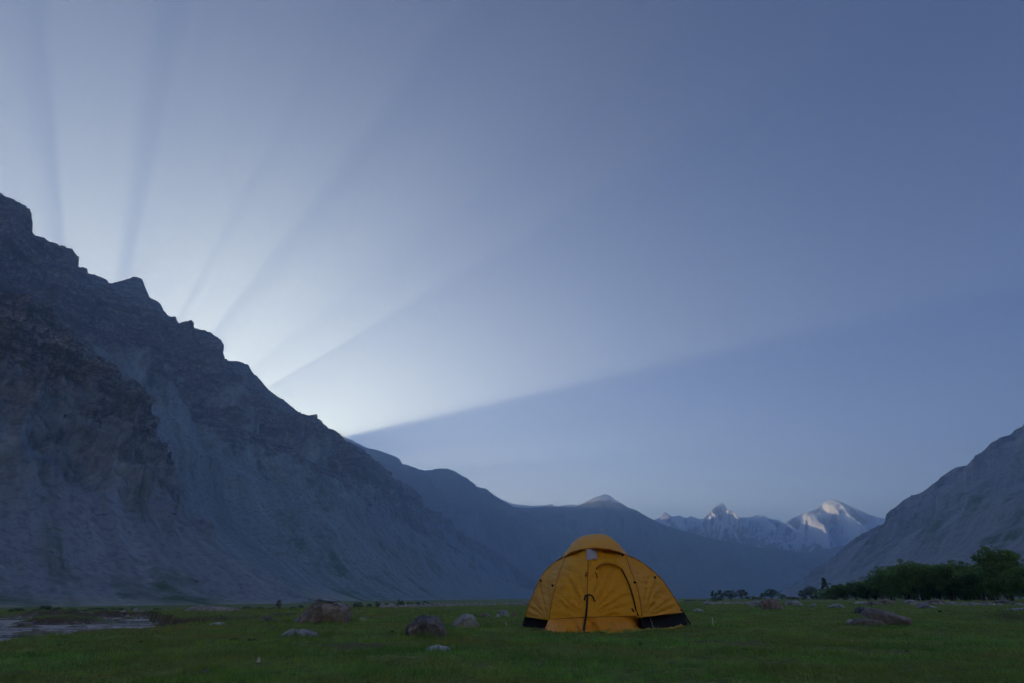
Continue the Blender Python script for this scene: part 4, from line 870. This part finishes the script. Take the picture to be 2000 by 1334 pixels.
# skirt on the ground in front of the door
SK_T = curve([(1071.5, 1211, 6.985), (1090, 1209, 6.90), (1118, 1207, 6.79), (1142, 1205.5, 6.722), (1152, 1205.5, 6.722), (1180, 1205, 6.80), (1215, 1204, 6.92), (1242, 1203, 7.04), (1254, 1206, 7.10)], 110)
hem = [(1060, 1231.5), (1078, 1234), (1098, 1236), (1118, 1235.5), (1128, 1236.5), (1139, 1238), (1148, 1236), (1162, 1235.5), (1178, 1235), (1196, 1236), (1212, 1236), (1228, 1234), (1243, 1231.5), (1253, 1224)]
SK_B = curve([(x, y, float(hit(x, y)[1]) / TS) for x, y in hem], 110); SK_B[:, 2] = ground_z(SK_B[:, 0], SK_B[:, 1]) + .006
def skirt_disp(px, t, s):
    return (.030 * nz3(px * np.array([1.6, .5]), .05, 21) + .03 * np.sin(px[..., 0] * .10 + 2 * nz3(px, .03, 22))) * t - .07 * np.exp(-((px[..., 0] - 1150) / 9) ** 2) * (1 - t) * 1.2
panel('skirt', SK_T, SK_B, 26, lambda px, t, s: skirt_disp(px, t, s), M_FLY2, 'orange mud flap spread on the grass below the door')
SALL = np.concatenate(SURF); SPX = proj(SALL)
def surf(px, py, out=.006):
    d = np.hypot(SPX[:, 0] - px, SPX[:, 1] - py); i = np.argsort(d)[:6]; p = SALL[i[np.argmin(SALL[i, 1])]]
    q = tpy(px, py, p[1]); v = q - np.array([0, 0, CAM_H]); return q - v / np.linalg.norm(v) * out
def strip(name, pts, rad, mat, out=.006, label=None, flat=False, sides=6):
    P = [surf(x, y, out) for x, y in pts]; V, F = tube(P, [rad] * len(P), sides); o = part(name, np.array(V), F, mat, True)
    if label: o['label'] = label
    return o
def along(C, rad, mat, name, k=1, label=None):
    V, F = tube(C[::k] - np.array([0, .004, 0]), [rad] * len(C[::k]), 6); o = part(name, np.array(V), F, mat, True)
    if label: o['label'] = label
for C, nm in ((FL, 'seam'), (CS, 'seam'), (FR, 'seam'), (BROWC, 'seam'), (LS2, 'pole_sleeve'), (RS2, 'pole_sleeve'), (SK_T[6:-6], 'seam')): along(C, .0075 if nm == 'seam' else .011, M_SEAM, nm, 2)
strip('door_piping', [(1165, 1111), (1170, 1106), (1177, 1102), (1184, 1101.5), (1190, 1101.5), (1197, 1103), (1203, 1105), (1209, 1108), (1214, 1112)], .010, M_SEAM, .010)
strip('zip', [(1214, 1112), (1219, 1121), (1224, 1131), (1229, 1142), (1233, 1154), (1236.5, 1166), (1239.5, 1178), (1242, 1190), (1246, 1201), (1250, 1212)], .011, M_WEB, .012, 'black zip curving down the right side of the door')
strip('door_strap', [(1147.5, 1163), (1147, 1175), (1146, 1188), (1145, 1200), (1143, 1212), (1141, 1224), (1139.5, 1236)], .014, M_WEB, .014, 'black strap closing the middle of the door')
strip('strap_toggle', [(1141.5, 1172), (1143, 1164), (1148, 1161.5), (1154, 1162), (1158, 1165), (1161.5, 1174)], .010, M_WEB, .016)
strip('cord_loop', [(1144, 1126), (1143, 1122), (1146, 1118), (1147.5, 1118.5), (1146, 1124), (1144, 1126)], .005, M_WEB, .010); strip('cord_loop', [(1162.5, 1118), (1165, 1121), (1166.5, 1129)], .006, M_WEB, .010)
strip('zip_pull', [(1234, 1188), (1238, 1195)], .009, M_WEB, .012)
def clip(px, py, w, h, mat=M_WEB, name='pole_clip', rz=0.0, out=.008, label=None):
    c = surf(px, py, out); s = px_size(c); hw, hh = w * s / 2, h * s / 2; V = []
    r = np.array([1, 0, 0]); u = np.array([0, -.35, .94]); ca, sa = math.cos(rz), math.sin(rz); r, u = r * ca + u * sa, u * ca - r * sa; n = np.array([0, -.94, -.35])
    nb = 10; V = [c + n * .008]
    for lv, (k, dn) in enumerate(((.8, .007), (1.0, .0), (1.0, -.012))):
        for i in range(nb):
            a = 2 * math.pi * i / nb; f = 1 / max(abs(math.cos(a)), abs(math.sin(a))) ** .7; V.append(c + r * hw * k * math.cos(a) * f + u * hh * k * math.sin(a) * f + n * dn)
    F = [(0, 1 + i, 1 + (i + 1) % nb) for i in range(nb)]
    for lv in (0, 1): F += [(1 + lv * nb + i, 1 + (lv + 1) * nb + i, 1 + (lv + 1) * nb + (i + 1) % nb, 1 + lv * nb + (i + 1) % nb) for i in range(nb)]
    o = part(name, np.array(V), F, mat, False)
    if label: o['label'] = label
for x, y, w, h, a in ((1104, 1089.5, 4.5, 6, .4), (1216, 1085, 4.5, 6, -.4), (1240, 1138, 6, 4, 0), (1279, 1128.5, 5, 6, -.5), (1056.5, 1134.5, 3.5, 6, .3), (1080, 1144, 6, 4, 0)): clip(x, y, w, h, rz=a)
# crumpled tape over the brow vent
tc = np.stack(np.meshgrid(np.linspace(0, 1, 12), np.linspace(0, 1, 12), indexing='ij'), -1); TPX = np.stack([1147.5 + tc[..., 0] * 18.5 - 3.0 * (1 - tc[..., 0]) * np.abs(np.sin(tc[..., 1] * 9)) , 1073 + tc[..., 1] * (20 + 1.5 * np.sin(tc[..., 0] * 7))], -1)
TP_ = np.array([[surf(*TPX[i, j], .012) for j in range(12)] for i in range(12)]); TP_[..., 1] += .006 * nz3(TPX, .25, 33)
part('repair_patch', TP_.reshape(-1, 3), grid_faces(12, 12), M_TAPE, True, .002)['label'] = 'crumpled grey tape patch at the top of the door'
# black inner tent showing below the fly
def wall_strip(top, bot, mat, name, label, n=24):
    A = curve(top, n); B = curve(bot, n); t = np.linspace(0, 1, 8)[:, None, None]; P = A[None] * (1 - t) + B[None] * t; P[..., 1] += .02 * np.sin(np.pi * t[..., 0]) + .006 * nz3(proj(P), .12, 5)
    part(name, P.reshape(-1, 3), grid_faces(8, n), mat, True, .003)['label'] = label
gy = lambda x, y: (x, y, float(hit(x, y)[1]) / TS)
wall_strip([(1026, 1198, 7.82), (1049, 1203, 7.42), (1076, 1206, 7.06)], [(1024, 1226, 7.80), (1045, 1229, 7.45), (1071, 1230, 7.12)], M_INNER, 'inner_wall', 'black inner wall below the left fly edge')
wall_strip([(1249, 1200, 7.20), (1290, 1197, 7.72), (1332, 1190, 8.10)], [(1256, 1231, 7.12), (1300, 1227, 7.62), (1345, 1222, 8.02)], M_INNER, 'inner_wall', 'black inner wall below the right fly edge')
wall_strip([(1332, 1190, 8.10), (1300, 1190, 8.8), (1120, 1190, 8.9), (1026, 1198, 7.82)], [(1345, 1222, 8.02), (1310, 1216, 9.0), (1110, 1216, 9.0), (1024, 1226, 7.80)], M_INNER, 'inner_wall', 'black inner wall along the rear')
def cord(name, pts, rad, mat, label=None, grp=None):
    P = [np.array(p) for p in pts]; V, F = tube(P, [rad] * len(P), 6); o = part(name, np.array(V), F, mat, True)
    if label: o['label'] = label
gl, gr = hit(1020, 1226), hit(1351, 1223)
cord('corner_strap', [tp(1026.5, 1203, 7.74), tp(1025, 1212, 7.72), tp(1021.5, 1220, 7.68), gl], .012, M_WEB); cord('corner_strap', [tp(1028.5, 1208, 7.74), tp(1026, 1218, 7.71), gl + [.02, 0, .02]], .007, M_WEB)
cord('corner_strap', [tp(1334, 1196, 8.11), tp(1343, 1211, 8.08), gr], .013, M_WEB); cord('corner_strap', [tp(1329, 1198, 8.08), tp(1339, 1211, 8.06), tp(1345, 1221, 8.05)], .007, M_WEB)
cord('pole', [tp(1268, 1204, 7.40), tp(1273, 1216, 7.36), hit(1276, 1229)], .006, M_POLE, 'thin grey pole in front of the right inner wall')
for gg, nm in ((gl, 'peg'), (gr, 'peg'), (hit(1276, 1229), 'peg'), (hit(1139.5, 1238), 'peg')): cord(nm, [gg + [0, 0, -.03], gg + [0, 0, .035]], .008, M_POLE)
# groundsheet edge lying out on the grass
A = curve([(1176, 1233, 6.74), (1210, 1234, 6.70), (1245, 1231, 6.85), (1285, 1229, 7.15), (1318, 1225.5, 7.5), (1336, 1222, 7.9)], 40)
for q in (A,): q[:, 2] = ground_z(q[:, 0], q[:, 1])
B = curve([(x, y, float(hit(x, y)[1]) / TS) for x, y in ((1172, 1238), (1206, 1237.5), (1245, 1234.5), (1285, 1231), (1320, 1227), (1338, 1223.5))], 40); B[:, 2] = ground_z(B[:, 0], B[:, 1])
t = np.linspace(0, 1, 6)[:, None, None]; P = A[None] * (1 - t) + B[None] * t; P[..., 2] = ground_z(P[..., 0], P[..., 1]) + .022 + .014 * nz3(proj(P), .12, 9) - .010 * t[..., 0]
part('groundsheet', P.reshape(-1, 3), grid_faces(6, 40), M_SHEET, True, .003)['label'] = 'yellow groundsheet edge crumpled along the right front'

# ================================================================== small things on the grass
def stake(label, px, y0, y1, lean, rad=.006):
    g = hit(px, y1); h = (y1 - y0) * px_size(g); V, F = tube([g - [0, 0, .03], g + [lean * h * .5, 0, h * .5], g + [lean * h, 0, h]], [rad, rad, rad * .8], 7)
    o = mesh_obj('white_stake', np.array(V) - g, F, M_STAKE, sm=True, loc=g); tag(o, label, 'stake')
M_STAKE = NT('white_plastic', .5).color((.72, .72, .72)).m
stake('thin white stake standing upright in the grass right of tent', 1393, 1208, 1223.5, 0.0); stake('thin white stake leaning in the grass left of tent', 990, 1216, 1224.5, -.35, .005)
M_DUNG = stone_mat('dung', (0.022, 0.017, 0.014), (0.040, 0.030, 0.024), (0.012, 0.010, 0.009), 0, 0, 2); M_LIT = NT('white_litter', .6).color((.7, .66, .62)).m; M_TWIG = NT('dry_twig', .9).color((.20, .12, .07)).m
NEAR = [(620, 1200, 'the big brown boulder'), (836, 1230, 'the dark lichen boulder'), (583, 1238, 'the low flat grey rock'), (400, 1315, 'the smooth dark grey stone'), (505, 1290, 'the white litter scrap'), (1180, 1236, 'the tent skirt'), (1393, 1220, 'the upright white stake'), (1733, 1210, 'the tilted brown slab'), (1808, 1185, 'the isolated bluish grey rock'), (1968, 1208, 'the grassy mound at right'), (860, 1264, 'the flat whitish slab'), (990, 1222, 'the leaning white stake'), (1633, 1185, 'the long low grey rock')]
used_labels = {}
def clod_label(px, py, w):
    nx, ny, nm = min(NEAR, key=lambda k: math.hypot(k[0] - px, (k[1] - py) * 2.0))
    side = 'left of' if px < nx - 45 else 'right of' if px > nx + 45 else 'in front of' if py > ny else 'behind'
    far = abs(py - ny) > 30 and side in ('left of', 'right of')
    base = '%s dung clod %s%s %s' % ('wide dark' if w > 12 else 'dark' if w > 7 else 'tiny dark', 'in the foreground ' if far else 'in the grass ', side, nm)
    k = used_labels[base] = used_labels.get(base, 0) + 1
    return base if k == 1 else base + ', %s one' % ORD[k - 1]
protos = [rock_mesh('dung_clod', ROUND if k % 2 else FLATP, 1.0, .45, .8, M_DUNG, 300 + k, 2, .13) for k in range(4)]
for i, (px, py, w) in enumerate([(458, 1253, 22), (492, 1251, 18), (575, 1319, 16), (1347, 1259, 6), (1328, 1259, 9), (1455, 1270, 10), (1600, 1306, 14), (1769, 1240, 7), (1836, 1196, 7), (1864, 1198, 6), (1926, 1196, 6), (1857, 1202, 4), (1628, 1223, 5), (1385, 1223, 5), (1249, 1260, 8), (1228, 1272, 8), (1180, 1266, 5), (1240, 1276, 4), (1190, 1270, 5), (1200, 1271, 5), (1250, 1273, 4), (766, 1235, 9), (978, 1252, 8), (405, 1289, 7), (383, 1287, 9), (455, 1271, 7), (1772, 1273, 8), (1560, 1293, 5), (1527, 1294, 5), (1926, 1318, 9), (1890, 1252, 7), (1916, 1240, 6), (275, 1254, 8), (645, 1239, 14)]):
    g = hit(px, py); s = w * px_size(g); o = bpy.data.objects.new('dung_clod', protos[i % 4]); COL.objects.link(o); o.location = (g[0], g[1], g[2] - .002); o.scale = (s, s, s * random.uniform(.5, .9)); o.rotation_euler = (0, 0, random.uniform(0, 6))
    tag(o, clod_label(px, py, w), 'dung', 'dung clods scattered over the meadow')
def scrap(name, label, cat, px, py, w, h, mat, seed):
    g = hit(px, py); s = px_size(g); me = rock_mesh(name, WEDGE, w * s, h * s, w * s * .6, mat, seed, 2, .06); o = bpy.data.objects.new(name, me); COL.objects.link(o); o.location = g + [0, 0, .002]; tag(o, label, cat)
scrap('litter_scrap', 'crumpled white scrap of litter in the foreground grass at left', 'litter', 505, 1294, 8, 9, M_LIT, 71); scrap('bark_scrap', 'flat brown scrap below the white litter scrap', 'scrap', 561, 1299, 14, 4, M_TWIG, 72)
g = hit(1052, 1234); V, F = tube([g + [-.10, 0, .01], g + [-.02, .01, .022], g + [.05, .0, .02], g + [.12, .03, .03]], [.006, .009, .008, .004], 6); o = mesh_obj('twig', np.array(V) - g, F, M_TWIG, sm=True, loc=g); tag(o, 'dry brown twig on the grass at the left end of the tent skirt', 'twig')

# ================================================================== grass
def grass_mat():
    s = NT('grass_blade', 0.55); t = s.attr('tone'); dr = s.attr('dry'); p = s.pos()
    c = s.mix(t, (0.08, 0.22, 0.04), (0.28, 0.54, 0.12)); c = s.mix(dr, c, (0.28, 0.25, 0.08))
    c = s.mix(s.ramp(s.noise(p, 0.6, 4), [(0.42, 0.0), (0.68, 0.55)]), c, (0.23, 0.30, 0.06)); s.color(c)
    tr = s.n('ShaderNodeBsdfTranslucent'); s.l(c, tr.inputs[0]); mx = s.n('ShaderNodeMixShader'); mx.inputs[0].default_value = 0.42
    s.l(s.b.outputs[0], mx.inputs[1]); s.l(tr.outputs[0], mx.inputs[2]); s.l(mx.outputs[0], s.t.nodes['Material Output'].inputs[0]); return s.m
def scatter(n, r0, r1, seed, hk=1.0):
    r = np.random.default_rng(seed); az = np.radians(r.uniform(-47, 47, n)); D = np.exp(r.uniform(math.log(r0), math.log(r1), n)); x, y = D * np.sin(az), D * np.cos(az)
    z = ground_z(x, y); q = np.stack([x, y, 0 * x], -1); cl_ = fbm(q * 1.7, 3); cl2 = fbm(q * 7, 2)
    H = (.015 + .016 * r.random(n)) * (1 + .8 * cl_ + .75 * cl2).clip(.25, 2.8) * hk; ok = (z > -.50) & (r.random(n) < (.75 + .9 * cl2 + .5 * cl_).clip(.12, 1))
    soil = np.zeros(n)
    for px, py, rr_ in ((700, 1258, .42), (680, 1262, .3), (735, 1262, .25), (1365, 1254, .22), (905, 1265, .14), (130, 1326, .1), (650, 1258, .12)):
        gg = on_ground(px, py, 0); soil = np.maximum(soil, np.exp(-(((x - gg[0]) / (rr_ * 1.5)) ** 2 + ((y - gg[1]) / rr_) ** 2) * 1.4))
    ok &= r.random(n) > soil * 1.1
    bare = fbm(q * .8 + 7, 3); ok &= r.random(n) > .55 * smooth(.45, .8, bare)
    lush = np.zeros(n)
    for (rx, ry, rad_) in ROCKS:
        dd_ = np.hypot(x - rx, y - ry); ok &= dd_ > rad_ * .72; lush = np.maximum(lush, np.exp(-((dd_ - rad_) / (.10 + .25 * rad_)) ** 2))
    for (mx, my, mr, mh) in MOUNDS: lush = np.maximum(lush, np.exp(-((x - mx) ** 2 + (y - my) ** 2) / mr ** 2) * min(1.6, mh * 12))
    px = proj(np.stack([x, y, z], -1)); inside = (px[:, 0] > 1050) & (px[:, 0] < 1340) & (y > 8.85) & (y < 11.2); hemq = (px[:, 0] > 1062) & (px[:, 0] < 1254) & (y > 8.05) & (y < 9.0); ok &= ~(inside | hemq)
    H *= 1 + 1.1 * lush; H = np.where(z < -.12, H * 1.6, H)
    dry = np.clip(.16 + .75 * fbm(q * .75 + 3, 4, .6) + .22 * r.normal(size=n) + .35 * smooth(2, -8, x) * smooth(4, 9, D), 0, 1) * (1 - .6 * lush)
    return x[ok], y[ok], z[ok], H[ok], dry[ok], lush[ok], D[ok]
def blades(name, n, r0, r1, seed, wk, hk=1.0, seg=True):
    x, y, z, H, dry, lush, D = scatter(n, r0, r1, seed, hk); n = len(x); r = np.random.default_rng(seed + 1)
    a = r.uniform(0, 6.28, n); ca, sa = np.cos(a), np.sin(a); lean = r.uniform(.15, .95, n) * H; b = r.uniform(0, 6.28, n); w = wk * r.uniform(.6, 1.4, n) * np.maximum(1, D / 4.5)
    base = np.stack([x, y, z - .004], -1); sd_ = np.stack([ca, sa, 0 * ca], -1) * w[:, None]; ld = np.stack([np.cos(b), np.sin(b), 0 * b], -1) * lean[:, None]; up = np.stack([0 * x, 0 * x, H], -1)
    if seg:
        V = np.stack([base - sd_, base + sd_, base - sd_ * .7 + ld * .3 + up * .6, base + sd_ * .7 + ld * .3 + up * .6, base + ld + up], 1); k = 5; T = np.array([(0, 1, 3), (0, 3, 2), (2, 3, 4)])
    else:
        V = np.stack([base - sd_, base + sd_, base + ld + up], 1); k = 3; T = np.array([(0, 1, 2)])
    F = (np.arange(n)[:, None, None] * k + T[None]).reshape(-1, 3)
    o = mesh_obj(name, V.reshape(-1, 3), F, M_BLADE, sm=False); add_attr(o, 'tone', np.repeat(np.clip(r.uniform(0, 1, n) * .7 - .35 * lush + .6 * fbm(np.stack([x * 1.3, y * 1.3, 0 * x + 11], -1), 4, .6) + .1, 0, 1), k)); add_attr(o, 'dry', np.repeat(dry, k)); tag(o, kind='stuff'); return o
M_BLADE = grass_mat()
blades('grass', 170000, 2.8, 7.0, 401, .0020)
blades('grass', 250000, 6.5, 24.0, 402, .0021, 1.15, False)
blades('grass', 80000, 22.0, 70.0, 403, .0018, 2.0, False)
# ================================================================== the air of the valley
def haze(dens, col, aniso):
    x0, x1, y0, y1, z0, z1 = -10500, 10500, -10500, 10500, -9.0, 1330
    v = [(x, y, z) for x in (x0, x1) for y in (y0, y1) for z in (z0, z1)]
    m = bpy.data.materials.new('haze_air'); m.use_nodes = True; t = m.node_tree; t.nodes.clear()
    o = t.nodes.new('ShaderNodeOutputMaterial'); p = t.nodes.new('ShaderNodeVolumePrincipled')
    p.inputs['Color'].default_value = (*col, 1); p.inputs['Density'].default_value = dens; p.inputs['Anisotropy'].default_value = aniso
    t.links.new(p.outputs[0], o.inputs['Volume'])
    h = mesh_obj('haze', v, [(0, 1, 3, 2), (4, 6, 7, 5), (0, 4, 5, 1), (2, 3, 7, 6), (0, 2, 6, 4), (1, 5, 7, 3)], m); h['kind'] = 'stuff'
haze(23e-5, (0.56, 0.75, 1.0), 0.56)
